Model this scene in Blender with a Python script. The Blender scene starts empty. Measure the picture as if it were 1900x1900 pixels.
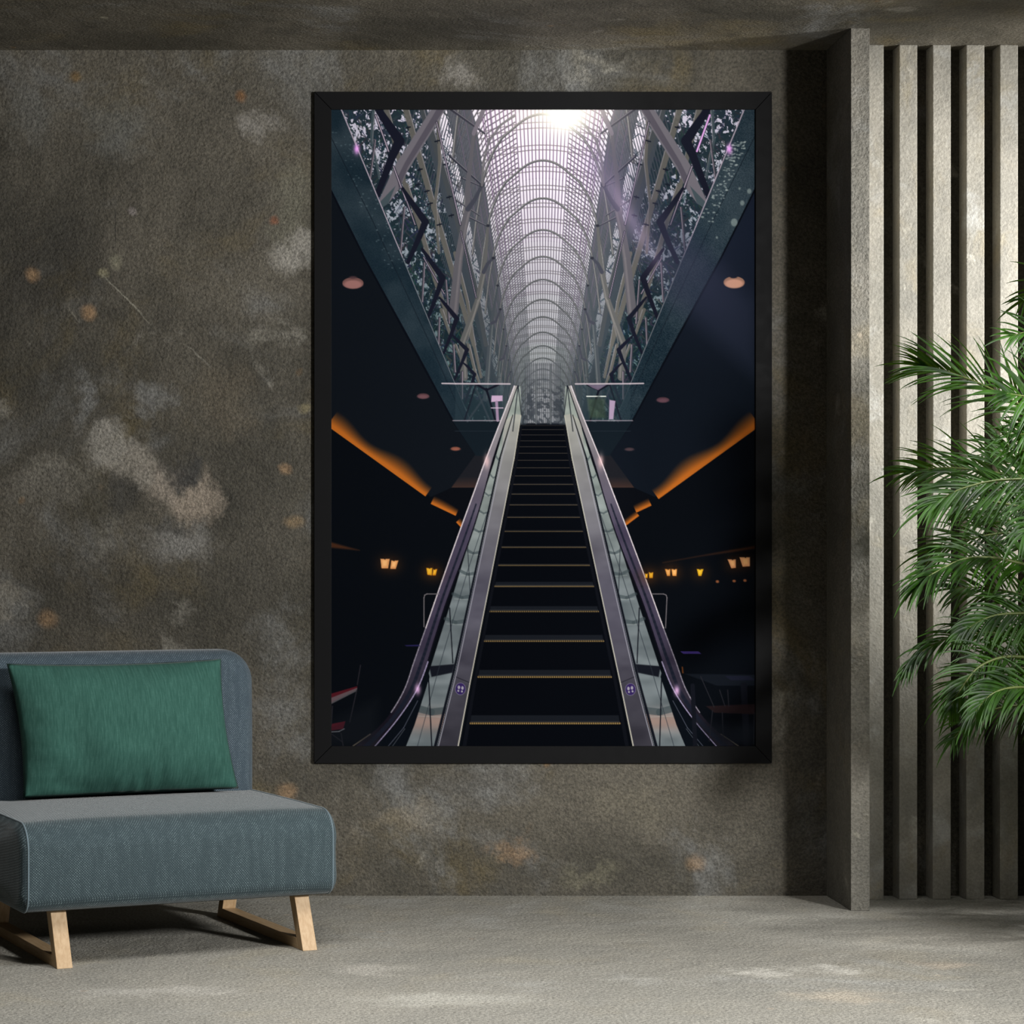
import bpy, bmesh, math, random
import numpy as np
from mathutils import Vector, noise as mnoise

R = math.radians
scene = bpy.context.scene
COL = scene.collection

# ------------------------------------------------------------------ camera
CAM_H = 1.218
FPX = 4200.0
cam_d = bpy.data.cameras.new('camera')
cam_d.sensor_width = 36.0
cam_d.lens = FPX / 1900.0 * 36.0
cam_d.shift_x = (950 - 500) / 1900.0
cam_d.shift_y = (1025 - 950) / 1900.0
cam_d.clip_end = 100
cam = bpy.data.objects.new('camera', cam_d)
COL.objects.link(cam)
cam.location = (0, 0, CAM_H)
cam.rotation_euler = (R(90), 0, 0)
scene.camera = cam

# ------------------------------------------------------------------ world, lights, exposure
w = bpy.data.worlds.new('world'); scene.world = w
w.use_nodes = True
bg = w.node_tree.nodes['Background']
bg.inputs[0].default_value = (1.0, 0.97, 0.92, 1)
bg.inputs[1].default_value = 0.13


def area(name, loc, target, size, size_y, power, color, spread=180):
    d = bpy.data.lights.new(name, 'AREA')
    d.shape = 'RECTANGLE'; d.size = size; d.size_y = size_y
    d.energy = power; d.color = color; d.spread = R(spread)
    o = bpy.data.objects.new(name, d); COL.objects.link(o)
    o.location = loc
    o.rotation_euler = (Vector(target) - Vector(loc)).to_track_quat('-Z', 'Y').to_euler()
    return o


def spot(name, loc, target, power, color, cone, blend, radius):
    d = bpy.data.lights.new(name, 'SPOT')
    d.energy = power; d.color = color; d.spot_size = R(cone); d.spot_blend = blend
    d.shadow_soft_size = radius
    o = bpy.data.objects.new(name, d); COL.objects.link(o)
    o.location = loc
    o.rotation_euler = (Vector(target) - Vector(loc)).to_track_quat('-Z', 'Y').to_euler()
    return o


spot('key_light', (4.1, 3.2, 2.0), (-0.2, 8.0, 1.1), 1650, (1.0, 0.995, 0.975), 66, 0.6, 0.3)
sl_ = spot('slat_light', (4.6, 6.5, 2.0), (2.42, 7.95, 1.98), 1100, (1.0, 0.995, 0.98), 59, 1.0, 0.16)
sl_.scale = (0.62, 1, 1)
spot('palm_accent_fill', (2.62, 6.6, 2.92), (2.40, 6.98, 1.75), 230, (1.0, 0.995, 0.97), 30, 0.9, 0.05)  # added accent spot with no fitting, brightens the nearest fronds
area('ceiling_strip', (0.45, 5.5, 2.94), (0.45, 5.75, 0), 2.9, 0.4, 40, (1.0, 0.99, 0.97), 100)
scene.view_settings.view_transform = 'Standard'
scene.view_settings.look = 'None'
scene.view_settings.gamma = 1.0
scene.view_settings.use_curve_mapping = False
scene.view_settings.exposure = 0.0


# ------------------------------------------------------------------ helpers
def s2l(c):
    return tuple(((v / 255.0) / 12.92 if v / 255.0 <= 0.04045 else ((v / 255.0 + 0.055) / 1.055) ** 2.4) for v in c)


class G:
    """small node-graph builder"""
    def __init__(self, name):
        self.m = bpy.data.materials.new(name)
        self.m.use_nodes = True
        self.t = self.m.node_tree
        self.b = self.t.nodes['Principled BSDF']

    def n(self, typ, **kw):
        nd = self.t.nodes.new(typ)
        for k, v in kw.items():
            setattr(nd, k, v)
        return nd

    def put(self, sock, v):
        if v is None:
            return
        if isinstance(v, bpy.types.NodeSocket):
            self.t.links.new(v, sock)
        elif isinstance(v, (tuple, list)) and len(v) == 3 and sock.type == 'RGBA':
            sock.default_value = (*v, 1)
        else:
            sock.default_value = v

    def coord(self, which='Object'):
        return self.n('ShaderNodeTexCoord').outputs[which]

    def mapping(self, vec, scale=(1, 1, 1), loc=(0, 0, 0)):
        nd = self.n('ShaderNodeMapping')
        self.put(nd.inputs['Vector'], vec)
        nd.inputs['Scale'].default_value = scale
        nd.inputs['Location'].default_value = loc
        return nd.outputs[0]

    def noise(self, vec, scale, detail=4, rough=0.55, dist=0.0):
        nd = self.n('ShaderNodeTexNoise')
        self.put(nd.inputs['Vector'], vec)
        nd.inputs['Scale'].default_value = scale
        nd.inputs['Detail'].default_value = detail
        nd.inputs['Roughness'].default_value = rough
        nd.inputs['Distortion'].default_value = dist
        return nd.outputs[0]

    def math(self, op, a, b=None, c=None, clamp=False):
        nd = self.n('ShaderNodeMath', operation=op, use_clamp=clamp)
        self.put(nd.inputs[0], a); self.put(nd.inputs[1], b); self.put(nd.inputs[2], c)
        return nd.outputs[0]

    def step(self, v, lo, hi, a=0.0, b=1.0):
        nd = self.n('ShaderNodeMapRange', interpolation_type='SMOOTHSTEP')
        self.put(nd.inputs[0], v)
        nd.inputs[1].default_value = lo; nd.inputs[2].default_value = hi
        nd.inputs[3].default_value = a; nd.inputs[4].default_value = b
        return nd.outputs[0]

    def mix(self, f, a, b, blend='MIX'):
        nd = self.n('ShaderNodeMix', data_type='RGBA', blend_type=blend)
        self.put(nd.inputs[0], f); self.put(nd.inputs[6], a); self.put(nd.inputs[7], b)
        return nd.outputs[2]

    def bump(self, h, strength=0.3, dist=0.01, normal=None):
        nd = self.n('ShaderNodeBump')
        nd.inputs['Strength'].default_value = strength
        nd.inputs['Distance'].default_value = dist
        self.put(nd.inputs['Height'], h)
        if normal is not None:
            self.put(nd.inputs['Normal'], normal)
        return nd.outputs[0]

    def out(self, color=None, rough=0.8, normal=None, spec=0.3, sheen=0.0, metal=0.0):
        if color is not None:
            self.put(self.b.inputs['Base Color'], color)
        self.put(self.b.inputs['Roughness'], rough)
        self.b.inputs['Specular IOR Level'].default_value = spec
        self.b.inputs['Metallic'].default_value = metal
        if sheen:
            self.b.inputs['Sheen Weight'].default_value = sheen
            self.b.inputs['Sheen Roughness'].default_value = 0.4
        if normal is not None:
            self.put(self.b.inputs['Normal'], normal)
        return self.m


def concrete(name, gain=1.0, seed=0.0, patches=(), cracks=(), coarse=1.0, pale=0.0, rough=0.75, plane='XZ', ga=0.45, bs=0.8):
    g = G(name)
    co = g.mapping(g.coord('Object'), loc=(seed, seed * 1.7, seed * 0.6))
    raw = g.coord('Object')
    big = g.noise(co, 1.3 * coarse, 7, 0.62, 0.4)
    col = g.mix(g.step(big, 0.34, 0.68), s2l((58, 55, 47)), s2l((88, 83, 73)))
    olive = g.noise(g.mapping(co, loc=(7, 3, 1)), 2.1 * coarse, 5, 0.6, 0.5)
    col = g.mix(g.step(olive, 0.52, 0.72, 0, 0.75), col, s2l((86, 76, 52)))
    blue = g.noise(g.mapping(co, loc=(-4, 11, 5)), 1.7 * coarse, 7, 0.65, 0.6)
    col = g.mix(g.step(blue, 0.53, 0.72, 0, 0.75), col, s2l((106, 106, 104)))
    wh = g.noise(g.mapping(co, loc=(9, -6, 2)), 3.4 * coarse, 6, 0.6, 0.8)
    col = g.mix(g.step(wh, 0.62, 0.78, 0, 0.7), col, s2l((142, 138, 128)))
    dk = g.noise(g.mapping(co, loc=(1, 16, -8)), 2.7 * coarse, 6, 0.6, 0.6)
    col = g.mix(g.step(dk, 0.56, 0.74, 0, 0.55), col, s2l((44, 42, 37)))
    # small rusty and pale flecks
    vo = g.n('ShaderNodeTexVoronoi', feature='F1')
    wob = g.mix(0.03, co, g.noise(co, 20, 2), 'ADD')
    g.put(vo.inputs['Vector'], wob); vo.inputs['Scale'].default_value = 7.0
    rnd = g.n('ShaderNodeSeparateColor'); g.put(rnd.inputs[0], vo.outputs['Color'])
    near = g.step(vo.outputs['Distance'], 0.02, 0.13, 1, 0)
    col = g.mix(g.math('MULTIPLY', near, g.step(rnd.outputs[0], 0.80, 0.9, 0, 0.55)), col, s2l((125, 96, 62)))
    col = g.mix(g.math('MULTIPLY', near, g.step(rnd.outputs[1], 0.83, 0.92, 0, 0.5)), col, s2l((140, 135, 118)))
    # patches that belong to this wall: (x, z, rx, rz, colour, strength)
    if patches or cracks:
        sep = g.n('ShaderNodeSeparateXYZ'); g.put(sep.inputs[0], raw)
        ns = g.noise(co, 7.0, 7, 0.65, 0.3)
        ns2 = g.noise(g.mapping(co, loc=(5, 5, 5)), 7.0, 7, 0.65, 0.3)
        X = g.math('MULTIPLY_ADD', g.math('SUBTRACT', ns, 0.5), 0.34, sep.outputs[0])
        Z = g.math('MULTIPLY_ADD', g.math('SUBTRACT', ns2, 0.5), 0.34, sep.outputs[2 if plane == 'XZ' else 1])
        Xs = g.math('MULTIPLY_ADD', g.math('SUBTRACT', ns, 0.5), 0.05, sep.outputs[0])
        Zs = g.math('MULTIPLY_ADD', g.math('SUBTRACT', ns2, 0.5), 0.05, sep.outputs[2 if plane == 'XZ' else 1])
        for (x, z, rx, rz, c, s) in patches:
            small = max(rx, rz) < .055
            a = g.math('MULTIPLY', g.math('SUBTRACT', Xs if small else X, x), 1 / rx)
            b = g.math('MULTIPLY', g.math('SUBTRACT', Zs if small else Z, z), 1 / rz)
            d = g.math('SQRT', g.math('ADD', g.math('MULTIPLY', a, a), g.math('MULTIPLY', b, b)))
            col = g.mix(g.step(d, 0.25, 1.25, s, 0), col, s2l(c))
        X = g.math('MULTIPLY_ADD', g.math('SUBTRACT', ns, 0.5), 0.03, sep.outputs[0])
        Z = g.math('MULTIPLY_ADD', g.math('SUBTRACT', ns2, 0.5), 0.03, sep.outputs[2 if plane == 'XZ' else 1])
        for (x0, z0, x1, z1, wd, c, s) in cracks:
            L = math.hypot(x1 - x0, z1 - z0); ux, uz = (x1 - x0) / L, (z1 - z0) / L
            dx = g.math('SUBTRACT', X, x0); dz = g.math('SUBTRACT', Z, z0)
            along = g.math('ADD', g.math('MULTIPLY', dx, ux), g.math('MULTIPLY', dz, uz))
            perp = g.math('ABSOLUTE', g.math('SUBTRACT', g.math('MULTIPLY', dx, uz), g.math('MULTIPLY', dz, ux)))
            f = g.math('MULTIPLY', g.step(perp, wd * .3, wd, s, 0),
                       g.math('MULTIPLY', g.step(along, -.02, .03, 0, 1), g.step(along, L - .05, L, 1, 0)))
            col = g.mix(f, col, s2l(c))
    if pale:
        col = g.mix(pale, col, s2l((150, 148, 141)))
    grain = g.step(g.noise(raw, 105, 4, 0.75), .28, .72)
    col = g.mix(1.0, col, g.mix(grain, (1 - ga,) * 3, (1 + ga,) * 3), 'MULTIPLY')
    if gain != 1.0:
        col = g.mix(1.0, col, (gain,) * 3, 'MULTIPLY')
    h = g.math('ADD', g.math('MULTIPLY', g.noise(raw, 95, 4, 0.6), 0.6),
               g.math('MULTIPLY', g.noise(raw, 9, 5, 0.6), 1.4))
    nrm = g.bump(h, bs, 0.012)
    return g.out(col, rough, nrm, spec=0.35)


def mesh_obj(name, verts, faces, mat, parent=None, smooth=False):
    me = bpy.data.meshes.new(name)
    me.from_pydata([tuple(v) for v in verts], [], faces)
    me.materials.append(mat)
    if smooth:
        for p in me.polygons:
            p.use_smooth = True
    me.update()
    o = bpy.data.objects.new(name, me)
    COL.objects.link(o)
    if parent is not None:
        o.parent = parent
    return o


def box_data(x0, x1, y0, y1, z0, z1):
    v = [(x, y, z) for x in (x0, x1) for y in (y0, y1) for z in (z0, z1)]
    f = [(0, 1, 3, 2), (4, 6, 7, 5), (0, 4, 5, 1), (2, 3, 7, 6), (0, 2, 6, 4), (1, 5, 7, 3)]
    return v, f


def box(name, x0, x1, y0, y1, z0, z1, mat, parent=None, bevel=0.0, segs=2):
    v, f = box_data(x0, x1, y0, y1, z0, z1)
    o = mesh_obj(name, v, f, mat, parent)
    bm = bmesh.new(); bm.from_mesh(o.data)
    bmesh.ops.recalc_face_normals(bm, faces=bm.faces)
    if bevel:
        bmesh.ops.bevel(bm, geom=bm.edges[:], offset=bevel, segments=segs, affect='EDGES', profile=0.5)
    bm.to_mesh(o.data); bm.free()
    return o


def prism(name, pts, z0, z1, mat, parent=None, bevel=0.0, frame=None):
    """polygon pts (a,b) extruded from c=z0 to c=z1; frame maps (a,b,c) -> xyz"""
    fr = frame or (lambda a, b, c: (a, b, c))
    n = len(pts)
    v = [fr(a, b, z0) for a, b in pts] + [fr(a, b, z1) for a, b in pts]
    f = [tuple(range(n))[::-1], tuple(range(n, 2 * n))] + [(i, (i + 1) % n, n + (i + 1) % n, n + i) for i in range(n)]
    o = mesh_obj(name, v, f, mat, parent)
    bm = bmesh.new(); bm.from_mesh(o.data)
    bmesh.ops.recalc_face_normals(bm, faces=bm.faces)
    if bevel:
        bmesh.ops.bevel(bm, geom=bm.edges[:], offset=bevel, segments=2, affect='EDGES', profile=0.5)
    bm.to_mesh(o.data); bm.free()
    return o


def empty(name, loc, label, cat, group=None, rz=0.0):
    o = bpy.data.objects.new(name, None); COL.objects.link(o)
    o.location = loc; o.rotation_euler = (0, 0, rz)
    o.empty_display_size = 0.1
    tag(o, label, cat, group)
    return o


def tag(o, label, cat, group=None):
    o['label'] = label; o['category'] = cat
    if group:
        o['group'] = group


def struct(o):
    o['kind'] = 'structure'
    return o


def at(px, py, Y):
    return Vector(((px - 500) * Y / FPX, Y, CAM_H - (py - 1025) * Y / FPX))


# ------------------------------------------------------------------ room shell
WALL = 8.031
H = 3.0


def wp(px, py):                       # a point on the back wall
    p = at(px, py, WALL); return p.x, p.z


def patch(px, py, rx, ry, c, s):
    x, z = wp(px, py)
    return (x, z, rx * WALL / FPX, ry * WALL / FPX, c, s)


def crack(x0, y0, x1, y1, wd, c, s):
    a = wp(x0, y0); b = wp(x1, y1)
    return (a[0], a[1], b[0], b[1], wd, c, s)


GREY = (134, 130, 124); TAN = (140, 112, 82); BRN = (84, 72, 48); DRK = (42, 40, 36); OLV = (108, 104, 86)
wall_patches = [
    patch(120, 872, 75, 22, (112, 108, 98), .6), patch(212, 828, 52, 44, (138, 134, 126), .72), patch(262, 868, 52, 42, (136, 130, 120), .7),
    patch(312, 905, 56, 50, (138, 128, 116), .75), patch(362, 935, 50, 48, (142, 130, 116), .75), patch(335, 1010, 75, 44, (122, 120, 116), .7),
    patch(165, 925, 85, 62, (60, 56, 44), .8), patch(225, 915, 30, 48, (56, 54, 50), .7), patch(345, 872, 46, 34, (52, 51, 49), .9),
    patch(310, 985, 42, 15, (62, 60, 56), .75), patch(150, 742, 30, 48, (120, 120, 118), .6), patch(280, 738, 42, 40, (116, 116, 114), .55), patch(485, 225, 40, 28, GREY, .6),
    patch(545, 380, 55, 80, (104, 102, 88), .5), patch(560, 460, 60, 34, (146, 142, 134), .65),
    patch(60, 200, 60, 60, (98, 98, 94), .5), patch(215, 230, 80, 60, (96, 97, 94), .5),
    patch(70, 500, 150, 150, DRK, .5), patch(90, 900, 110, 40, (110, 106, 98), .4),
    patch(10, 1120, 60, 36, (130, 124, 112), .5), patch(420, 740, 60, 80, (92, 84, 70), .5),
    patch(180, 1080, 120, 90, (62, 58, 50), .5), patch(480, 1040, 70, 140, (74, 70, 62), .4),
    patch(165, 583, 16, 16, TAN, .8), patch(60, 512, 16, 16, TAN, .7), patch(190, 505, 13, 11, (128, 122, 98), .7),
    patch(215, 485, 14, 16, (126, 122, 104), .7), patch(137, 143, 12, 10, (110, 86, 50), .7),
    patch(448, 178, 12, 12, (116, 80, 46), .7), patch(508, 408, 11, 9, (118, 72, 48), .7),
    patch(565, 758, 14, 10, (130, 120, 90), .6), patch(545, 968, 24, 14, (124, 104, 76), .6),
    patch(530, 870, 14, 12, TAN, .6), patch(90, 1150, 22, 20, TAN, .6), patch(245, 392, 9, 9, (132, 124, 122), .6),
    patch(860, 135, 46, 26, GREY, .55), patch(1110, 118, 80, 20, (120, 116, 106), .5),
    patch(1460, 260, 30, 60, (92, 86, 70), .4), patch(530, 1470, 22, 20, TAN, .6),
    patch(740, 1520, 80, 40, (120, 110, 92), .45), patch(950, 1570, 40, 26, TAN, .45),
    patch(1180, 1500, 90, 40, (104, 98, 84), .4), patch(900, 1450, 120, 36, (66, 62, 54), .5),
    patch(1090, 1620, 60, 26, OLV, .4), patch(1290, 1600, 22, 18, TAN, .4),
]
wall_cracks = [crack(190, 510, 270, 590, .004, (128, 124, 112), .8), crack(213, 390, 216, 465, .0025, (24, 22, 20), .8),
               crack(130, 575, 150, 605, .004, (120, 116, 104), .6), crack(345, 640, 400, 690, .004, (126, 122, 112), .5),
               crack(240, 560, 285, 610, .003, (120, 116, 104), .5)]
m_wall = concrete('concrete_wall', 0.95, 0.0, wall_patches, wall_cracks)
m_ceil = concrete('concrete_ceiling', 1.7, 5.3, coarse=1.0)
fl_patches = []
for (px, py, rx, ry, c, s) in [(1540, 1760 + 40, 60, 10, (160, 156, 148), .6), (1430, 1805, 60, 9, (170, 166, 158), .6),
                               (820, 1855, 180, 14, (150, 148, 140), .4), (300, 1840, 160, 12, (150, 146, 140), .4),
                               (1560, 1850, 110, 14, (150, 132, 108), .45), (1760, 1790, 70, 8, (146, 124, 100), .4),
                               (1100, 1740, 120, 8, (88, 84, 72), .4), (690, 1800, 90, 9, (156, 150, 142), .35)]:
    Y = FPX * CAM_H / (py - 1025)
    ryw = FPX * CAM_H / (py - ry - 1025) - Y
    fl_patches.append(((px - 500) * Y / FPX, Y, rx * Y / FPX, ryw, c, s))
m_floor = concrete('concrete_floor', 1.45, 2.2, fl_patches, (), coarse=1.1, pale=0.42, rough=0.7, plane='XY')
m_slat = concrete('concrete_slat', 2.3, 8.4, coarse=2.6, pale=0.25, ga=0.16, bs=0.4)
m_fin = concrete('concrete_pillar', 1.35, 3.1, coarse=1.6, pale=0.2, ga=0.3)

X0, X1, Y0 = -3.2, 5.6, -1.0
struct(box('floor', X0, X1, Y0, WALL + .2, -.2, 0, m_floor))
struct(box('ceiling', X0, X1, Y0, WALL + .2, H, H + .2, m_ceil))
struct(box('wall_back', X0, X1, WALL, WALL + .2, 0, H, m_wall))
struct(box('added_light_blocker', 3.01, X1, 5.54, 5.62, 0, H, m_wall))  # out-of-view partition, added to keep the key light off slats and palm
struct(box('wall_left', X0 - .2, X0, Y0, WALL + .2, 0, H, m_wall))

fin = box('concrete_pillar', 1.976, 2.040, 7.693, WALL, 0, H, m_fin, bevel=.002)
tag(fin, 'thin full-height concrete pillar jutting from the wall beside the vertical slats', 'pillar')
fin['kind'] = 'thing'

SLY = 7.945
sc_ = SLY / FPX
ordn = ['first vertical concrete slat, tucked against the pillar', 'second vertical concrete slat counting from the pillar',
        'third vertical concrete slat counting from the pillar', 'fourth vertical concrete slat counting from the pillar',
        'fifth vertical concrete slat counting from the pillar, nearest the right edge of the photo',
        'sixth vertical concrete slat counting from the pillar', 'seventh vertical concrete slat counting from the pillar',
        'eighth vertical concrete slat counting from the pillar']
for i in range(8):
    xa = (1606.3 + 62.3 * i - 500) * sc_
    if i == 0:
        xa = 2.041
    xb = (1639.8 + 62.3 * i - 500) * sc_
    o = box('wall_slat', xa, xb, SLY, WALL, 0, H, m_slat, bevel=.0022)
    tag(o, ordn[i], 'slat', 'vertical concrete slats beside the pillar')
    o['kind'] = 'thing'

# ------------------------------------------------------------------ framed picture
FY = 8.016


def fp(px, py):
    return (px - 500) * FY / FPX, CAM_H - (py - 1025) * FY / FPX


g = G('black_frame')
m_frame = g.out(s2l((18, 18, 19)), g.step(g.noise(g.coord(), 30, 3), .3, .7, .55, .65), spec=.06)
ox0, oz1 = fp(583, 170); ox1, oz0 = fp(1432.5, 1416.5)
ix0, iz1 = fp(615, 203); ix1, iz0 = fp(1402, 1384.5)
pc = empty('framed_picture', ((ox0 + ox1) / 2, WALL, oz0),
           'large black-framed picture of an escalator under a glass vault, on the concrete wall', 'picture')


def rail(pts):
    # mitred rail with a stepped outer rim; slightly inset to leave the mitre line open
    cx = sum(p[0] for p in pts) / 4; cz = sum(p[1] for p in pts) / 4
    loc = pc.location
    o = prism('frame_rail', [(p[0] - loc.x, p[1] - loc.z) for p in pts], FY - loc.y, WALL - .001 - loc.y, m_frame, pc,
              bevel=.0012, frame=lambda a, b, c: (a, c, b))
    return o


gp = .0009
rail([(ox0 + gp, oz1), (ox1 - gp, oz1), (ix1 - gp, iz1), (ix0 + gp, iz1)])
rail([(ox0 + gp, oz0), (ix0 + gp, iz0), (ix1 - gp, iz0), (ox1 - gp, oz0)])
rail([(ox0, oz0 + gp), (ox0, oz1 - gp), (ix0, iz1 - gp), (ix0, iz0 + gp)])
rail([(ox1, oz0 + gp), (ix1, iz0 + gp), (ix1, iz1 - gp), (ox1, oz1 - gp)])

PRINT_GAIN = 0.93
# the printed picture: drawn here as inks on the paper, in photo-sized units
PX0, PY0, PW, PH = 615, 203, 787, 1182
cv = np.zeros((PH + 1, PW + 1, 3), np.float32)
cv[:] = (9, 12, 17)
gy, gx = np.mgrid[0:PH + 1, 0:PW + 1].astype(np.float32)
gx += PX0; gy += PY0
VPX, VPY = 1007.5, 1072.0


def sub(x0, y0, x1, y1):
    a = max(0, int(x0 - PX0) - 2); b = min(PW + 1, int(x1 - PX0) + 4)
    c = max(0, int(y0 - PY0) - 2); d = min(PH + 1, int(y1 - PY0) + 4)
    return (slice(c, d), slice(a, b)) if b > a and d > c else None


def blend(sl, cov, col):
    cov = cov[..., None]
    cv[sl] = cv[sl] * (1 - cov) + np.asarray(col, np.float32) * cov


def poly_cov(pts, sl, soft=1.0):
    """coverage of any simple polygon by signed distance"""
    x = gx[sl]; y = gy[sl]
    d = np.full(x.shape, 1e9, np.float32); inside = np.zeros(x.shape, bool)
    n = len(pts)
    for i in range(n):
        ax, ay = pts[i]; bx, by = pts[(i + 1) % n]
        ex, ey = bx - ax, by - ay
        L2 = ex * ex + ey * ey + 1e-9
        t = np.clip(((x - ax) * ex + (y - ay) * ey) / L2, 0, 1)
        d = np.minimum(d, np.hypot(x - ax - t * ex, y - ay - t * ey))
        c = (ay > y) != (by > y)
        xi = ax + (y - ay) / (ey if abs(ey) > 1e-6 else 1e-6) * ex
        inside ^= c & (x < xi)
    sd = np.where(inside, d, -d)
    return np.clip(sd / soft + .5, 0, 1)


def poly(pts, col, a=1.0, soft=1.0):
    xs = [p[0] for p in pts]; ys = [p[1] for p in pts]
    sl = sub(min(xs) - soft, min(ys) - soft, max(xs) + soft, max(ys) + soft)
    if sl is None:
        return
    cov = poly_cov(pts, sl, soft) * a
    if callable(col):
        c = col(gx[sl], gy[sl])
        cv[sl] = cv[sl] * (1 - cov[..., None]) + c * cov[..., None]
    else:
        blend(sl, cov, col)


def line(x0, y0, x1, y1, w0, col, a=1.0, w1=None):
    w1 = w0 if w1 is None else w1
    m = max(w0, w1)
    sl = sub(min(x0, x1) - m, min(y0, y1) - m, max(x0, x1) + m, max(y0, y1) + m)
    if sl is None:
        return
    x = gx[sl]; y = gy[sl]
    ex, ey = x1 - x0, y1 - y0
    t = np.clip(((x - x0) * ex + (y - y0) * ey) / (ex * ex + ey * ey + 1e-9), 0, 1)
    d = np.hypot(x - x0 - t * ex, y - y0 - t * ey)
    w = (w0 + (w1 - w0) * t)
    blend(sl, np.clip(w / 2 - d + .5, 0, 1) * np.minimum(1, w) * a, col)


def pline(pts, w, col, a=1.0, w1=None):
    n = len(pts) - 1
    w1 = w if w1 is None else w1
    for i in range(n):
        line(*pts[i], *pts[i + 1], w + (w1 - w) * i / n, col, a, w + (w1 - w) * (i + 1) / n)


def ell(cx, cy, rx, ry, col, a=1.0, soft=None):
    s = soft or 1.0
    sl = sub(cx - rx - s, cy - ry - s, cx + rx + s, cy + ry + s)
    if sl is None:
        return
    d = (1 - np.hypot((gx[sl] - cx) / rx, (gy[sl] - cy) / ry)) * min(rx, ry)
    blend(sl, np.clip(d / s + .5, 0, 1) * a, col)


def glow(cx, cy, r, col, a, add=False, ry=None):
    ry = ry or r
    e = np.exp(-(((gx - cx) / r) ** 2 + ((gy - cy) / ry) ** 2)) * a
    if add:
        cv[:] = cv + e[..., None] * np.asarray(col, np.float32)
    else:
        blend((slice(None), slice(None)), e, col)


def mir(pts, k=0.0):
    return [(2 * VPX - x + (max(0, y - 780) / 604.0) * k, y) for x, y in pts]


def both(f, pts, *args, **kw):
    f(pts, *args, **kw); f(mir(pts), *args, **kw)


rs = np.random.RandomState(5)


def vnoise(cell, seed, oct_=3, sx=1.0):
    r = np.random.RandomState(seed)
    out = np.zeros(gx.shape, np.float32); amp = 1; tot = 0
    for o in range(oct_):
        c = cell / 2 ** o
        W_ = int(PW / (c * sx)) + 3; H_ = int(PH / c) + 3
        t = r.rand(H_, W_).astype(np.float32)
        u = (gx - PX0) / (c * sx); v = (gy - PY0) / c
        iu = u.astype(int); iv = v.astype(int); fu = u - iu; fv = v - iv
        fu = fu * fu * (3 - 2 * fu); fv = fv * fv * (3 - 2 * fv)
        out += amp * ((t[iv, iu] * (1 - fu) + t[iv, iu + 1] * fu) * (1 - fv) + (t[iv + 1, iu] * (1 - fu) + t[iv + 1, iu + 1] * fu) * fv)
        tot += amp; amp *= .55
    return out / tot


lerp = lambda a, b, t: np.asarray(a, np.float32) * (1 - t[..., None]) + np.asarray(b, np.float32) * t[..., None]

# --- hall: sky seen through the vault, murky garden behind the side galleries
hall = [(600, 150), (1415, 150), (1382, 203), (1180, 685), (1140, 785), (874, 785), (835, 685), (633, 203)]
side = np.clip((np.abs(gx - VPX) / np.maximum(1, (VPY - gy)) - .215) / .05, 0, 1)
down = np.clip((gy - 203) / 560, 0, 1)
n1 = vnoise(7, 1, 3, .8); n2 = vnoise(26, 2, 3); n3 = vnoise(3, 3, 2)
sky = lerp((236, 226, 238), (138, 142, 146), np.clip((gy - 260) / 480, 0, 1))
gard = lerp((34, 46, 54), (20, 34, 40), down)
bright = lerp((196, 190, 208), (84, 104, 108), np.clip(down * 1.25, 0, 1))
thr = .53 + .08 * down
blot = np.clip((n1 * .7 + n3 * .3 + (n2 - .5) * .5 - thr) / .05, 0, 1)
gard = gard * (1 - blot[..., None]) + bright * blot[..., None]
img = sky * (1 - side[..., None]) + gard * side[..., None]
sl = sub(600, 190, 1415, 790)
cvr = poly_cov(hall, sl)
cv[sl] = cv[sl] * (1 - cvr[..., None]) + img[sl] * cvr[..., None]


for _ in range(2600):
    y = 200 + rs.rand() * 540; ymax = (VPY - y)
    x = VPX + (1 if rs.rand() < .5 else -1) * ymax * (.19 + rs.rand() * .26)
    an = rs.choice([.5, .9, 1.9, 2.4, 1.3]) + rs.randn() * .15; L = 6 + rs.rand() * 22 * ymax / 800
    line(x, y, x + math.cos(an) * L, y + math.sin(an) * L, .8 + rs.rand() * 1.6, (30 + rs.rand() * 24, 42 + rs.rand() * 20, 50 + rs.rand() * 22), .8)


# --- vault members in perspective: (X, h, Z) -> print
def pj(X, h, Z):
    return VPX + 1000 * X / Z, VPY - 1000 * h / Z


prof_ = [(0, 0), (8, .5), (16, 2.2), (24, 5), (32, 9), (43, 16.5), (54, 26), (76, 45), (90, 67), (98, 85), (107, 109), (112, 131), (118, 165), (124, 205), (130, 260)]
prof_ = [(a * 1.163 / 1000, 1 - b * 1.163 / 1000) for a, b in prof_]


def pint(u):
    u = u * (len(prof_) - 1); k = min(int(u), len(prof_) - 2); f = u - k
    return prof_[k][0] * (1 - f) + prof_[k + 1][0] * f, prof_[k][1] * (1 - f) + prof_[k + 1][1] * f


mem = lambda Z: tuple(np.clip(np.array((104, 94, 110)) - 18 * (Z - 1), 50, 200))
ZS = [1.163 + .129 * k for k in range(-2, 16)]
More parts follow.
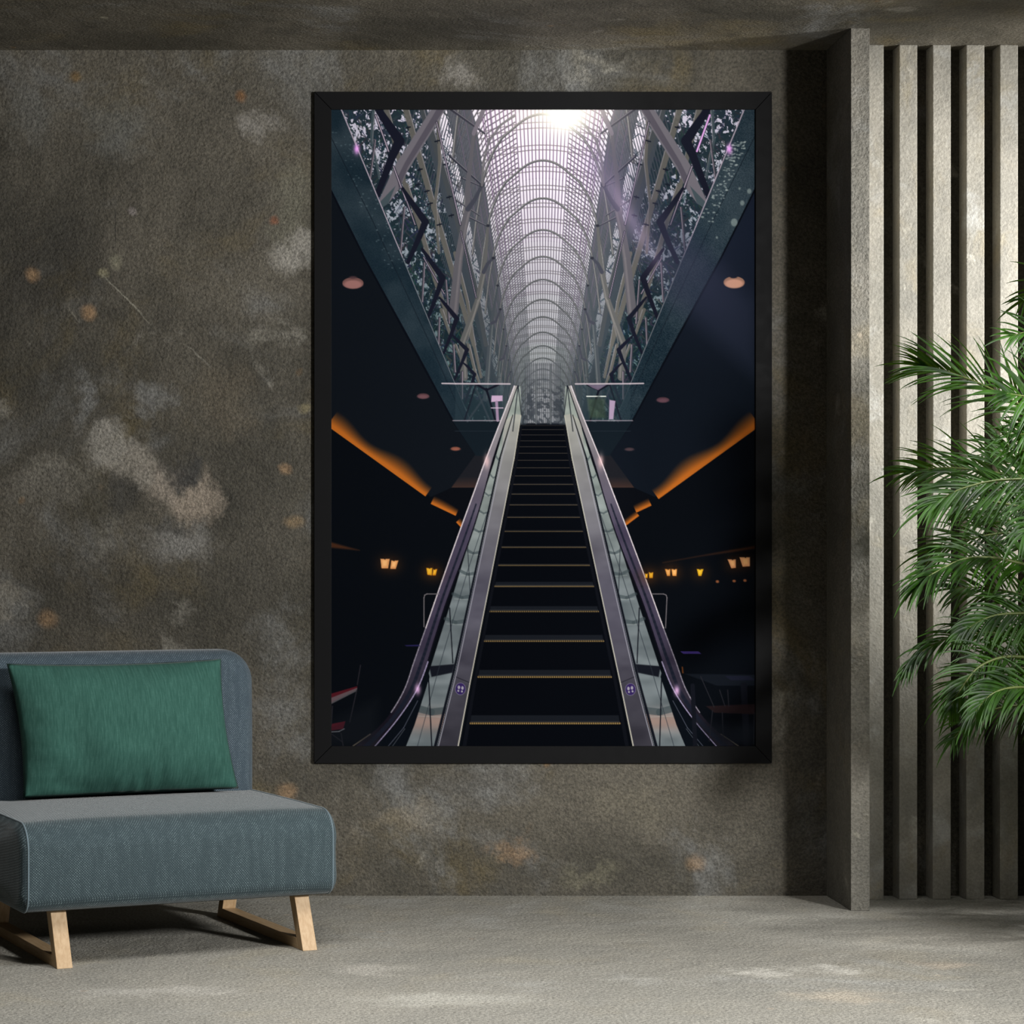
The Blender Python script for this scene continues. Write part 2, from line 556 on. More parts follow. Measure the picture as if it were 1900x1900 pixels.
# far side grid first
for zi in range(len(ZS) - 1, -1, -1):
    Z = ZS[zi]
    sc = 1.0 / Z
    f = min(1, max(0, (Z - 1) / 1.8))
    colA = (82 - 26 * f, 80 - 16 * f, 86 - 16 * f)
    # cross purlins, in pairs, a little behind each rib
    for q in (.035, .050, .098, .112):
        Zq = Z + q
        pts = []
        for i in range(-12, 13):
            X, h = pint(abs(i) / 12 * .62)
            X *= 1.25; h = 1.0 - (1 - h) * .28 + .012
            pts.append(pj(math.copysign(X, i) if i else 0, h, Zq))
        pline(pts, 2.2 * sc, (112 - 40 * f, 108 - 34 * f, 106 - 32 * f), .9)
    # branch ribs fanning between the nodes, both ways
    for s in (-1, 1):
        for j in range(9):
            zz = Z + .129 * j / 9
            X0_, h0_ = .098 - .01 * (j % 2), .93
            a = pj(s * .060, .985, zz + .06); b = pj(s * .112, .90, zz); c = pj(s * .150, .79, zz - .045)
            pline([a, b, c], 2.5 * sc, colA, .95)
            a = pj(s * .205, 1.0, zz); b = pj(s * .150, .885, zz + .02); c = pj(s * .118, .80, zz + .05)
            pline([a, b, c], 2.9 * sc, (74 - 22 * f, 76 - 14 * f, 84 - 18 * f), .95)
            a = pj(s * .26, .99, zz); c = pj(s * .165, .70, zz + .05)
            line(*a, *c, 2.4 * sc, (58 - 16 * f, 64 - 12 * f, 72 - 14 * f), .9)
            a = pj(s * .16, 1.0, zz); c = pj(s * .235, .74, zz + .02)
            line(*a, *c, 2.0 * sc, (60 - 16 * f, 66 - 12 * f, 74 - 14 * f), .85)
# purlins running away along the vault
for i in range(-15, 16):
    X = i * .0083 * 1.0
    hh = 1 - (abs(X) / .13) ** 2.2 * .05
    zc = [.93, 1.15, 1.35, 1.6, 1.9, 2.3, 2.9]
    for q in range(6):
        f = q / 5
        line(*pj(X, hh, zc[q]), *pj(X, hh, zc[q + 1]), 2.3 - f * .9, (116 - 34 * f, 90 - 2 * f, 124 - 36 * f), .95)
for s in (-1, 1):
    for (X, h) in [(.110, .965), (.119, .94), (.128, .915), (.136, .89), (.145, .86), (.155, .83)]:
        a = pj(s * X, h, .9); b = pj(s * X, h, 3)
        line(*a, *b, 2.0, (92, 84, 100), .85, .5)
# main ribs
for zi in range(len(ZS) - 1, -1, -1):
    Z = ZS[zi]; sc = 1.0 / Z
    f = min(1, max(0, (Z - 1) / 1.6))
    pts = []
    for i in range(-26, 27):
        X, h = pint(abs(i) / 26)
        pts.append(pj(math.copysign(X, i) if i else 0, h, Z))
    pline(pts, 5.2 * sc, (74 - 14 * f, 74 - 8 * f, 78 - 8 * f))
    pline([(x - .8 * sc, y - 1.2 * sc) for x, y in pts], 1.6 * sc, (150 - 50 * f, 148 - 50 * f, 146 - 50 * f), .8)
# end window of the hall
poly([(977, 672), (1038, 672), (1040, 786), (975, 786)], (120, 120, 128), .35, 6)
nE = vnoise(6, 9, 2)
sl = sub(972, 668, 1043, 786)
e = np.clip((nE[sl] - .48) / .08, 0, 1) * np.clip((gy[sl] - 690) / 50, 0, 1) * .6
blend(sl, e, (36, 42, 50))
for k in range(18):
    x = 975 + k * 3.8
    line(x, 674, x, 786, 1.2, (52, 56, 62), .75)
for y in (705, 730, 748, 766):
    line(974, y, 1042, y, 1.2, (66, 70, 76), .8)
line(995, 676, 995, 786, 2.5, (84, 88, 92)); line(1022, 676, 1022, 786, 2.5, (84, 88, 92))


# --- tree columns
def tree(tr, b1, b2, w, col, col2):
    both(pline, tr, w * 1.05, col, 1, w * .7)
    both(pline, [(x + w * .18, y) for x, y in tr], w * .28, col2, .8, w * .2)
    both(pline, [tr[-1]] + b1, w * .62, col, 1, w * .34)
    both(pline, [tr[-1]] + b2, w * .56, (62, 64, 72), 1, w * .34)
    for b in (b1, b2):
        both(line_pt, b[-1], w * .42)


def line_pt(p, r=3):
    p = p if isinstance(p, tuple) else p[0]
    ell(p[0], p[1], r, r * .8, (40, 42, 50))


def both_pt(p, r):
    line_pt(p, r); line_pt((2 * VPX - p[0], p[1]), r)


def tree(tr, b1, b2, w, col, col2):
    both(pline, tr, w * 1.05, col, 1, w * .7)
    both(pline, [(x + w * .18, y) for x, y in tr], w * .26, col2, .8, w * .2)
    both(pline, [tr[-1]] + b1, w * .62, col, 1, w * .34)
    both(pline, [tr[-1]] + b2, w * .56, (58, 60, 70), 1, w * .34)
    both_pt(b1[-1], w * .26); both_pt(b2[-1], w * .26)


for k, (y0, y1) in enumerate([(642, 760), (611, 760)]):
    both(line, [0], 0) if False else None
tree([(936, 760), (938, 720)], [(942, 690), (944, 668)], [(943, 700), (948, 690)], 5, (60, 66, 70), (84, 90, 92))
tree([(921, 760), (925, 702), (928, 668)], [(932, 640), (935, 611)], [(935, 665), (940, 642)], 7, (60, 66, 70), (88, 94, 96))
tree([(902, 740), (905, 702), (909, 647), (913, 600)], [(917, 570), (924, 530)], [(921, 596), (929, 574)], 10, (62, 68, 74), (92, 96, 98))
# beige fins and glazing bars of the side galleries
BE = (88, 86, 82); BD = (62, 66, 70)
for (pts, w, c) in [([(752, 195), (800, 365), (845, 520), (880, 640)], 12, BE), ([(716, 195), (735, 270), (752, 345)], 11, BE),
                    ([(755, 345), (780, 420), (808, 520), (832, 590)], 10, BE), ([(780, 190), (797, 250)], 9, BD),
                    ([(799, 236), (830, 340), (858, 440), (884, 540), (902, 640)], 12, BD), ([(812, 203), (817, 300), (808, 380), (815, 470)], 7, BE),
                    ([(694, 203), (690, 260), (705, 330)], 6, (60, 72, 78)), ([(845, 470), (868, 560), (880, 640), (893, 700)], 7, BE),
                    ([(870, 640), (882, 690), (890, 712)], 6, BE), ([(820, 575), (836, 622)], 7, BE), ([(846, 640), (858, 672)], 5, BE),
                    ([(838, 203), (900, 248)], 6, (48, 48, 58)), ([(858, 330), (893, 346)], 4, (44, 46, 56)), ([(836, 290), (893, 342)], 5, (44, 46, 56)),
                    ([(862, 398), (905, 420)], 4, (44, 46, 56)), ([(842, 368), (890, 400)], 4, (50, 52, 60))]:
    both(pline, pts, w, c, .96, w * .62)
    both(pline, [(x + w * .42, y) for x, y in pts], 1.4, (150, 144, 150), .65, .8)
tree([(862, 700), (860, 660), (858, 638), (872, 600), (887, 558), (898, 505)], [(902, 470), (906, 419)], [(905, 490), (916, 479)], 13, (84, 84, 84), (110, 108, 106))
tree([(842, 580), (846, 540), (852, 480), (862, 420), (869, 388)], [(868, 350), (874, 300), (879.6, 248)], [(882, 370), (895, 344)], 17, (84, 82, 88), (104, 100, 104))
both(pline, [(879.6, 248), (888, 228), (900, 200)], 8, (104, 98, 108), 1, 7)
both(pline, [(895, 344), (898, 300), (908, 262), (930, 232), (955, 214)], 5, (96, 94, 98), .9, 4)
# small black fittings on the glass
for (x, y) in [(758, 237), (780, 315), (793, 355), (799, 378), (776, 343), (816, 417), (812, 262), (828, 305), (748, 400), (834, 366), (838, 400), (720, 283)]:
    both(pline, [(x - 4, y + 1), (x + 4, y - 1)], 2.6, (20, 24, 34)); both(pline, [(x, y - 3), (x + 1, y + 4)], 1.2, (20, 24, 34))
# nearest grey prop, with a lit side
both(poly, [(808, 195), (826, 195), (826, 206), (757, 318), (741, 352), (722, 377), (700, 392), (704, 372), (735, 305), (800, 205)], (102, 98, 106))
both(poly, [(816, 195), (830, 195), (758, 310), (741, 352), (738, 330), (752, 302)], (78, 74, 84))
both(poly, [(735, 345), (722, 377), (700, 392), (706, 375)], (62, 74, 80))
both(pline, [(867, 638), (887, 558), (893, 552)], 2, (120, 116, 114), .6)
# handrail lines running away behind the glass
for (x0, y0, x1, y1, w_) in [(698, 214, 722, 281, 2.6), (731, 309, 771, 417, 2.2), (756, 374, 771, 417, 1.5), (811, 227, 855, 417, 1.8), (787, 478, 825, 545, 1.5), (856, 430, 884, 552, 1.3)]:
    both(pline, [(x0, y0), (x1, y1)], w_ + 2.4, (34, 36, 48), .9); both(pline, [(x0, y0), (x1, y1)], w_ * .7, (188, 170, 186), .9)
line(2 * VPX - 698, 214, 2 * VPX - 722, 281, 3.0, (214, 160, 220))
for (x0, y0, x1, y1) in [(697, 260, 687, 335), (788, 488, 784, 560), (828, 520, 834, 600), (751, 385, 744, 465), (816, 590, 814, 640), (842, 640, 845, 690), (858, 690, 858, 740)]:
    both(pline, [(x0, y0), (x1, y1)], 4.5, (52, 54, 62)); both(pline, [(x0 + 1, y0), (x1 + 1, y1)], 1.2, (142, 128, 140))
# zigzag black steel plates
NV_ = (22, 24, 36)
for pts, w_ in [([(694, 190), (705, 207), (742, 262), (729, 290), (701, 362)], 17), ([(748, 350), (762, 372), (790, 412), (779, 440), (758, 487)], 12),
                ([(784, 462), (794, 477), (822, 516), (812, 545), (795, 590)], 10), ([(816, 552), (826, 564), (848, 591), (840, 615), (824, 655)], 8),
                ([(840, 622), (848, 630), (867, 649), (860, 668), (844, 705)], 7), ([(861, 674), (869, 681), (881, 695), (876, 712), (863, 748)], 6)]:
    both(pline, pts[:3], w_ * .45, NV_, 1, w_ * 1.1)
    both(pline, pts[2:], w_ * 1.1, NV_, 1, w_ * .62)

# --- glass fascia and granite band
nF = vnoise(60, 21, 3); nG = rs.rand(*gx.shape).astype(np.float32)


def fascia(x, y):
    i = (slice(int(y[0, 0]) - PY0, int(y[-1, 0]) - PY0 + 1), slice(int(x[0, 0]) - PX0, int(x[0, -1]) - PX0 + 1))
    t = nF[i]
    base = lerp((24, 37, 46), (46, 58, 66), np.clip((t - .35) * 1.8, 0, 1))
    r = np.clip((x - VPX) / 100, 0, 1)
    base = base + (12 * r * np.clip((700 - y) / 400, 0, 1))[..., None]
    base = base + ((nG[i] - .5) * (10 + 16 * r))[..., None]
    return base


def spk(x, y):
    return fascia(x, y)


bandL = [(615, 203), (633, 203), (748, 478), (874, 782), (858, 812), (841, 782), (677, 480), (600, 330), (600, 203)]
both(poly, bandL, fascia)
both(pline, [(610, 345), (677, 480), (760, 631), (841, 782), (884, 846)], 5, (10, 13, 20), 1, 4)
both(pline, [(606, 236), (690, 405), (800, 640), (862, 780)], 1.4, (16, 22, 30), .8, 1)
# reflections in the glass
for _ in range(70):
    t = rs.rand(); y = 240 + t * 260
    x = 640 + (y - 203) * .418 - 8 - rs.rand() * 36
    ell(x, y, .8 + rs.rand() * 1.6, .6 + rs.rand() * 1.0, (120, 140, 146), .28)
for _ in range(110):
    y = 262 + rs.rand() ** 1.4 * 150
    x = 2 * VPX - (633 + (y - 203) * .418) + 4 + rs.rand() * 26
    ell(x, y, .8 + rs.rand() * 2.4, .6 + rs.rand() * 1.4, (176, 186, 182), .5)
for (x, y, r_) in [(1362, 413, 6), (1377, 377, 4), (1390, 355, 4), (1330, 441, 2), (1372, 350, 2)]:
    ell(x, y, r_, r_ * 1.2, (140, 152, 148), .6, 2)
both(pline, [(633, 200), (748, 478)], 2.2, (164, 152, 166), .95, 1.6)
both(pline, [(748, 478), (845, 712)], 1.6, (112, 116, 124), .95, 1.0)
both(pline, [(845, 712), (874, 782)], 1.0, (70, 80, 88), .9)
for s in (0, 1):
    x = 663 if s == 0 else 1353
    glow(x, 277, 5, (250, 170, 255), .9, False, 9)

# --- soffits, downlights, glowing coves
sofL = [(600, 330), (615, 357), (677, 482), (841, 784), (884, 846), (838, 905), (800, 922), (600, 790)]
poly(sofL, (15, 19, 25)); poly(mir(sofL), lambda x, y: lerp((23, 29, 42), (15, 20, 28), np.clip((y - 450) / 250, 0, 1)))
poly([(1215, 385), (1405, 560), (1405, 700), (1250, 560)], (36, 42, 58), .45, 40)
poly([(600, 785), (800, 922), (885, 905), (900, 840), (860, 1010), (860, 1384), (600, 1384)], (9, 12, 17))
both(poly, [(838, 905), (893, 905), (912, 842), (884, 842)], lambda x, y: lerp((26, 27, 32), (58, 42, 38), np.clip((y - 884) / 22, 0, 1)))
both(poly, [(800, 925), (838, 905), (905, 905), (880, 980), (860, 980)], (10, 12, 17))


def cove(A, B, depth):
    (x0, y0), (x1, y1) = A, B
    L = math.hypot(x1 - x0, y1 - y0); nx, ny = -(y1 - y0) / L, (x1 - x0) / L
    if ny > 0:
        nx, ny = -nx, -ny
    xs = [x0, x1, x0 + nx * depth, x1 + nx * depth]; ys = [y0, y1, y0 + ny * depth, y1 + ny * depth]
    sl = sub(min(xs) - 5, min(ys) - 5, max(xs) + 5, max(ys) + 5)
    x = gx[sl]; y = gy[sl]
    d = (x - x0) * nx + (y - y0) * ny
    t = ((x - x0) * (x1 - x0) + (y - y0) * (y1 - y0)) / L
    wob = 1 + .22 * np.sin(t * .045 + 1)
    tt = np.clip(1.25 - d / (depth * wob) * 1.15, 0, 1)
    m = np.clip(d + .5, 0, 1) * np.clip(t + .5, 0, 1) * np.clip(L - t + .5, 0, 1)
    blend(sl, m * tt ** 1.1, (172, 94, 32))


cove((608, 790), (790, 921), 26); cove((1410, 790), (1222, 926), 26)
cove((800, 935), (846, 957), 13); cove((1209, 938), (1181, 951), 12)
cove((847, 969), (859, 982), 9); cove((1186, 957), (1162, 975), 9)
poly([(600, 1004), (615, 1006), (668, 1021), (615, 1016)], (74, 42, 26), .8, 4)
poly([(1402, 1018), (1300, 1032), (1230, 1044), (1402, 1012)], (70, 40, 26), .7, 4)
for (x, y, rx, ry, c) in [(656, 525.5, 19.5, 10.5, (148, 104, 100)), (1362, 524, 19.5, 11, (200, 148, 124)), (786, 735, 11, 5, (104, 72, 78)),
                          (1230, 742, 11.5, 5, (92, 64, 74)), (846, 832.5, 8.5, 3.5, (138, 84, 70)), (1168, 833.5, 8, 3, (70, 56, 62))]:
    ell(x, y, rx, ry, tuple(v * .72 for v in c)); ell(x, y + ry * .22, rx * .86, ry * .72, c, .9, 3)
ell(656, 515, 7, 2.5, (70, 50, 54), .9, 2); ell(1361, 513.5, 7, 3, (24, 28, 40), 1, 1.5)

# --- landing with glass balustrade
both(poly, [(841, 782), (935, 782), (900, 846), (884, 846)], (18, 26, 33))
both(pline, [(845, 800), (925, 800)], 1, (30, 38, 46))
both(poly, [(846, 712), (950, 712), (930, 780), (845, 780)], (40, 54, 62), .55)
for pts in ([(925, 700), (868, 782)], [(880, 712), (910, 782)]):
    both(pline, pts, 3.5, (52, 60, 68), .7)
both(pline, [(886, 714), (903, 724), (925, 714)], 4, (20, 22, 32)); both(pline, [(903, 722), (908, 738), (920, 782)], 4.5, (18, 20, 30), 1, 3)
both(pline, [(884, 712), (862, 782)], 3, (24, 28, 38), .9)
poly([(913, 734), (933, 734), (933, 744), (912, 746)], (176, 150, 176)); line(922, 746, 924, 780, 5, (142, 120, 146)); line(912, 757, 934, 757, 1.5, (190, 170, 190))
line(1089, 735.5, 1124, 735.5, 2, (196, 200, 196)); poly([(1090, 740), (1122, 740), (1124, 776), (1095, 776)], (62, 78, 60), .6, 6)
poly([(1131, 742), (1142, 744), (1138, 778), (1130, 778)], (168, 146, 172), .9, 1.5); poly([(1090, 714), (1126, 714), (1110, 724), (1100, 720)], (110, 96, 116), .8)
poly([(1095, 752), (1112, 730), (1128, 776)], (40, 50, 48), .5, 3)
both(pline, [(821, 711.5), (846, 712), (947, 712.5)], 2.6, (176, 164, 172), .95)
both(pline, [(841, 780.5), (932, 780.5)], 1.6, (150, 140, 150), .8)

# --- the escalator
flat = lambda pts: pts
tread_edge = [(851.6, 1384), (873, 1300), (955, 850), (966, 775), (966, 786)]
poly([(856, 1384), (955, 850), (964, 788), (1052, 788), (1062, 850), (1172, 1384)], (7, 9, 14))
steps = [(1342, 873, 1150), (1256, 888, 1134), (1189.5, 899, 1120), (1134.5, 909, 1110.5), (1088, 918.5, 1102), (1049, 923, 1094.5),
         (1015.5, 929, 1088), (986, 934, 1084), (960, 938, 1079.5), (937, 942, 1075.5), (917, 945, 1072), (899, 948, 1069), (883, 951, 1066.5),
         (868, 953, 1064), (854, 955, 1062), (841, 957, 1060), (829, 959, 1058.5), (818, 960.5, 1057), (807, 962, 1055.5), (797, 963, 1054), (789.5, 964, 1053)]
for i, (y, xa, xb) in enumerate(steps):
    f = i / (len(steps) - 1)
    th = max(1.0, 3.4 * (1 - f) ** 2.2)
    tr_ = max(1.0, 15 * (1 - f) ** 2.6)
    if i < 5:
        poly([(xa + 2, y - tr_), (xb - 2, y - tr_), (xb, y), (xa, y)], (24, 27, 33), .9, 1.5)
    c = np.array((140, 114, 70)) * (1 - f) ** 2 + np.array((46, 44, 44)) * (1 - (1 - f) ** 2)
    line(xa, y, xb, y, th, tuple(c), .95)
    if i < 4:
        n = int((xb - xa) / 4.0)
        for k in range(n):
            x = xa + (k + .5) * (xb - xa) / n
            line(x, y - 1.6, x, y + 1.2, 1.5, (26, 22, 16), .8)
    if i < 12:
        line(xa, y - th * .8 - .5, xb, y - th * .8 - .5, .8, (112, 104, 96), .5)
# side decks, glass, handrails; the right side is the left one mirrored, leaning out a little
KR = 11.0


def two(pts, col, a=1.0, soft=1.0):
    poly(pts, col, a, soft); poly(mir(pts, KR), col, a, soft)


def twol(pts, w_, col, a=1.0, w1=None):
    pline(pts, w_, col, a, w1); pline(mir(pts, KR), w_, col, a, w1)


nD = vnoise(34, 31, 3, 2.0); nP = vnoise(18, 33, 2, 2.5)


def idx(x, y):
    return (slice(int(y[0, 0]) - PY0, int(y[-1, 0]) - PY0 + 1), slice(int(x[0, 0]) - PX0, int(x[0, -1]) - PX0 + 1))


def deck(x, y):
    t = np.clip((y - 780) / 300, 0, 1)
    c = lerp((158, 158, 150), (78, 76, 88), t ** .7)
    c = c * (1 - .35 * np.clip((y - 1150) / 230, 0, 1))[..., None]
    return c + ((nD[idx(x, y)] - .5) * 34)[..., None]


def glass(x, y):
    t = np.clip((y - 780) / 330, 0, 1)
    c = lerp((132, 140, 134), (104, 112, 116), t)
    c = c + ((nP[idx(x, y)] - .5) * 50)[..., None]
    w_ = np.exp(-((y - 1338) / 18.0) ** 2)
    c = c * (1 - w_[..., None] * .8) + np.array((150, 122, 112), np.float32) * w_[..., None] * .8
    return c


inner = [(851.6, 1386), (873.5, 1268), (955, 850), (968, 770)]
deckL = [(812, 1386), (846, 1244), (930, 850), (954, 768)]
glassL = [(752, 1386), (768, 1345), (794, 1256), (835, 1125), (885, 957), (917, 859), (940, 781), (958, 722)]
# skirt brush between the deck and the steps
twol([(862, 1386), (880, 1275), (958, 860), (968, 790)], 7, (14, 16, 22), 1, 3)
two([(x, y) for x, y in glassL] + [(966, 716), (968, 768)] + deckL[::-1][1:], glass)
# shadows of the vault lying across the glass
for k, y in enumerate([1318, 1226, 1202, 1152, 1106, 1063, 1024, 984, 950, 917, 884, 850]):
    xl = np.interp(-y, [-1386, -1256, -1125, -957, -859, -781], [752, 794, 835, 885, 917, 940])
    xr = np.interp(-y, [-1386, -1244, -850, -768], [812, 846, 930, 954])
    th = 13 if k == 0 else max(3, 9 - k * .7)
    if k == 1:
        two([(xl - 6, y + 10), (xl - 2, y + 30), (xr - 10, y + 22), (xr - 6, y + 6)], (16, 18, 26), .95, 2)
        continue
    if k == 2:
        continue
    twol([(xl + 1, y - 4), ((xl + xr) / 2, y + 3), (xr - 2, y)], th, (58, 68, 72), .62 if k else .7)
    twol([(xl + 3, y + th * .8), (xr - 2, y + th * .8 + 2)], 1.2, (166, 172, 166), .4)
twol([(775, 1386), (815, 1240), (868, 1060), (905, 950)], 1.2, (40, 46, 54), .8)
twol([(802, 1386), (796, 1256)], 2.2, (18, 20, 28)); twol([(841, 1230), (835, 1128)], 2.0, (18, 20, 28)); twol([(873, 1100), (868, 1010)], 1.4, (30, 34, 42), .8)
twol([(845, 1130), (838, 1150)], 2, (110, 120, 120), .6)
two([(937, 781), (930, 850), (846, 1244), (812, 1386), (851.6, 1386), (873.5, 1268), (955, 850), (968, 770), (954, 768)], deck)
twol([(808, 1386), (843, 1244), (928, 850), (952, 770)], 5.5, (14, 16, 24), .95, 1.5)
twol([(814, 1386), (849, 1244), (932, 850), (955, 770)], 1.5, (150, 150, 160), .9, 1)
twol([(850.5, 1386), (872.5, 1268), (954.5, 850), (967, 770)], 2.4, (176, 172, 160), .95, 1.2)
twol([(847, 1256), (871, 1266)], 1.3, (28, 28, 36), .9)
for s in (0, 1):
    x, y = (855, 1278) if s == 0 else (1170, 1279)
    rot = 1 if s == 0 else -1
    ell(x, y, 10, 11.5, (120, 112, 140), .75); ell(x, y, 9, 10.5, (48, 34, 84))
    for dx, dy in ((-3.3, -.6 * rot), (3.3, .6 * rot)):
        ell(x + dx + rot * .5, y - 2.2 + dy, 2.3, 3.3, (150, 146, 158)); ell(x + dx - rot * .5, y + 4.2 + dy, 1.7, 1.9, (150, 146, 158))
# handrails
out_ = [(646, 1396), (661, 1384), (713, 1339), (749, 1284), (770, 1225), (791, 1165), (816, 1092), (850, 996), (882, 908), (903, 850), (944, 745), (955, 716)]
in_ = [(686, 1396), (697, 1384), (738, 1335), (772, 1284), (792, 1236), (808, 1184), (831, 1112), (869, 1010), (893, 935), (916, 850), (951, 745), (961, 716)]


def smooth2(P, n=6):
    out = []
    for k in range(len(P) - 1):
        p0 = P[max(k - 1, 0)]; p1 = P[k]; p2 = P[k + 1]; p3 = P[min(k + 2, len(P) - 1)]
        for i in range(n):
            f = i / n
            out.append(tuple(.5 * (2 * p1[c] + (p2[c] - p0[c]) * f + (2 * p0[c] - 5 * p1[c] + 4 * p2[c] - p3[c]) * f * f + (3 * p1[c] - p0[c] - 3 * p2[c] + p3[c]) * f ** 3) for c in (0, 1)))
    return out + [P[-1]]


out_ = smooth2(out_); in_ = smooth2(in_)


def rail_c(x, y):
    t = np.clip((y - 720) / 260, 0, 1)
    c = lerp((150, 146, 144), (64, 58, 76), t)
    return c * (1 - .55 * np.clip((y - 1180) / 160, 0, 1))[..., None] + ((nD[idx(x, y)] - .5) * 26)[..., None]


two([(700, 1384), (745, 1335), (775, 1283), (794, 1240), (798, 1256), (770, 1345), (752, 1390), (690, 1390)], (10, 14, 20))
two(out_ + in_[::-1], rail_c)
twol([(a[0] * .45 + b[0] * .55, a[1] * .45 + b[1] * .55) for a, b in zip(out_[:48], in_[:48])], 9, (24, 28, 40), .8, 3)
twol(in_, 4.2, (14, 14, 22), .95, 1.4)
twol(out_[14:], 2.0, (150, 142, 156), .8, 1.8)
twol(out_[30:], 1.8, (206, 196, 200), .9, 1.8)
twol(in_[5:26], 1.8, (150, 140, 170), .9, 2.4)
twol([(720, 1386), (750, 1350), (776, 1300)], 1.2, (80, 84, 98), .8); twol([(728, 1386), (752, 1352)], 1.0, (90, 96, 104), .7)
twol([(656, 1384), (688, 1362)], 2.0, (140, 124, 104), .7)
glow(776, 1279, 5, (240, 190, 240), .8, False, 9); glow(1256, 1281, 5, (240, 190, 240), .8, False, 9)
glow(904, 856, 5, (230, 190, 190), .7, False, 12); glow(1115, 856, 5, (230, 190, 190), .7, False, 12)
twol([(952, 800), (962, 716), (968, 770)], 2, (26, 30, 38), .8)

# --- cafe in the dark: lanterns, barrier loops, tables
for pts, c in [([(707, 1037), (724, 1037), (721, 1055), (709, 1055)], (214, 150, 96)), ([(727, 1040), (740, 1040), (735, 1056), (725, 1056)], (206, 140, 86)),
               ([(792, 1054), (803, 1054), (802, 1068), (794, 1067)], (220, 158, 34)), ([(805, 1056), (812, 1056), (809, 1068), (803, 1068)], (200, 128, 26)),
               ([(1350, 1038), (1365, 1038), (1365, 1054), (1357, 1055)], (216, 148, 100)), ([(1372, 1034), (1391, 1034), (1391, 1051), (1378, 1052)], (224, 158, 108)),
               ([(1293, 1056), (1305, 1056), (1301, 1069), (1296, 1069)], (206, 156, 30)), ([(1234, 1056), (1244, 1056), (1243, 1069), (1238, 1069)], (210, 140, 66)),
               ([(1246, 1056), (1256, 1056), (1255, 1069), (1248, 1069)], (220, 148, 76)), ([(1204, 1062), (1212, 1062), (1211, 1073), (1205, 1073)], (214, 146, 30)),
               ([(1197, 1064), (1202, 1064), (1201, 1073), (1198, 1073)], (196, 128, 26))]:
    cx_ = sum(p[0] for p in pts) / 4; cy_ = sum(p[1] for p in pts) / 4
    glow(cx_, cy_, 16, (120, 66, 26), .22)
    poly(pts, c); poly([(cx_ + (x - cx_) * .55, cy_ - 1 + (y - cy_) * .55) for x, y in pts], (250, 196, 130) if c[2] > 60 else (250, 206, 70), .6, 3)
    line(pts[3][0], pts[3][1], pts[2][0], pts[2][1], 1.4, (60, 30, 16))
    line(cx_, pts[0][1] - 6, cx_, pts[0][1], 3, (26, 18, 16), .7)
for (x, y) in [(1331, 1079), (1362, 1078), (1382, 1077)]:
    ell(x, y, 3, 2.4, (190, 110, 66), .7, 2)
pline([(787.5, 1163), (787.5, 1109), (789, 1104), (793, 1102), (816, 1102)], 1.7, (112, 106, 110), .9)
pline([(1210, 1102), (1231, 1102), (1236, 1104), (1237.5, 1109), (1235, 1165)], 1.7, (112, 106, 110), .9)
poly([(1345, 1254), (1390, 1254), (1402, 1262), (1356, 1262)], (66, 54, 122)); poly([(1262, 1208.5), (1296, 1208.5), (1301, 1213), (1268, 1213)], (56, 44, 104))
poly([(752, 1197), (778, 1196), (780, 1199), (755, 1199)], (38, 34, 78), .9)
poly([(1270, 1250), (1402, 1252), (1402, 1272), (1330, 1272)], (20, 24, 31), .9, 2)
for (x, w_) in [(1380, 12), (1285, 8)]:
    line(x, 1272, x + 5, 1384, w_, (18, 20, 27))
poly([(1310, 1310), (1402, 1306), (1402, 1325), (1325, 1322)], (34, 24, 26), .9, 2)
for (a, b, c, d) in [(1300, 1255, 1325, 1312), (1322, 1318, 1316, 1375), (1340, 1322, 1342, 1380), (1400, 1322, 1398, 1380), (1335, 1280, 1345, 1310), (1350, 1280, 1352, 1310)]:
    line(a, b, c, d, 1.6, (36, 36, 42), .9)
poly([(1290, 1340), (1402, 1345), (1402, 1384), (1340, 1384)], (22, 25, 31), .7, 20)
poly([(612, 1288), (664, 1273), (663, 1279), (612, 1305)], (72, 22, 30)); poly([(612, 1296), (664, 1276), (663, 1282), (612, 1308)], (92, 88, 92), .75)
poly([(612, 1344), (642, 1338), (638, 1352), (612, 1356)], (98, 22, 34)); pline([(612, 1358), (630, 1357), (640, 1352)], 1.6, (190, 190, 196), .8)
for (a, b, c, d) in [(663, 1280, 650, 1340), (618, 1310, 616, 1345), (634, 1360, 638, 1384), (617, 1362, 636, 1376), (670, 1234, 664, 1270)]:
    line(a, b, c, d, 1.8, (38, 36, 42), .9)
poly([(600, 1345), (700, 1300), (700, 1384), (600, 1384)], (20, 23, 28), .55, 26)
line(1266, 1238, 1267, 1248, 2.5, (120, 66, 30), .7)

# --- low sun behind the glass, and its flare across the right of the print
glow(1040, 205, 120, (255, 240, 235), .22, False, 80)
glow(1040, 203, 75, (255, 244, 222), .6, False, 30)
glow(1048, 212, 34, (255, 252, 236), 1.0, False, 34)
glow(1046, 208, 26, (255, 255, 246), 1.0, False, 24)
for (x0, y0, x1, y1, wd, c, a) in [(1075, 250, 1260, 560, 26, (150, 128, 168), .22), (1120, 320, 1230, 500, 12, (190, 165, 200), .26), (1090, 250, 1400, 640, 50, (80, 76, 104), .22)]:
    L = math.hypot(x1 - x0, y1 - y0)
    t = ((gx - x0) * (x1 - x0) + (gy - y0) * (y1 - y0)) / L
    d = ((gx - x0) * (y1 - y0) - (gy - y0) * (x1 - x0)) / L
    e = np.exp(-(d / wd) ** 2) * np.clip(t / 60, 0, 1) * np.clip((L * 1.1 - t) / (L * .5), 0, 1) * a
    blend((slice(None), slice(None)), e, c)

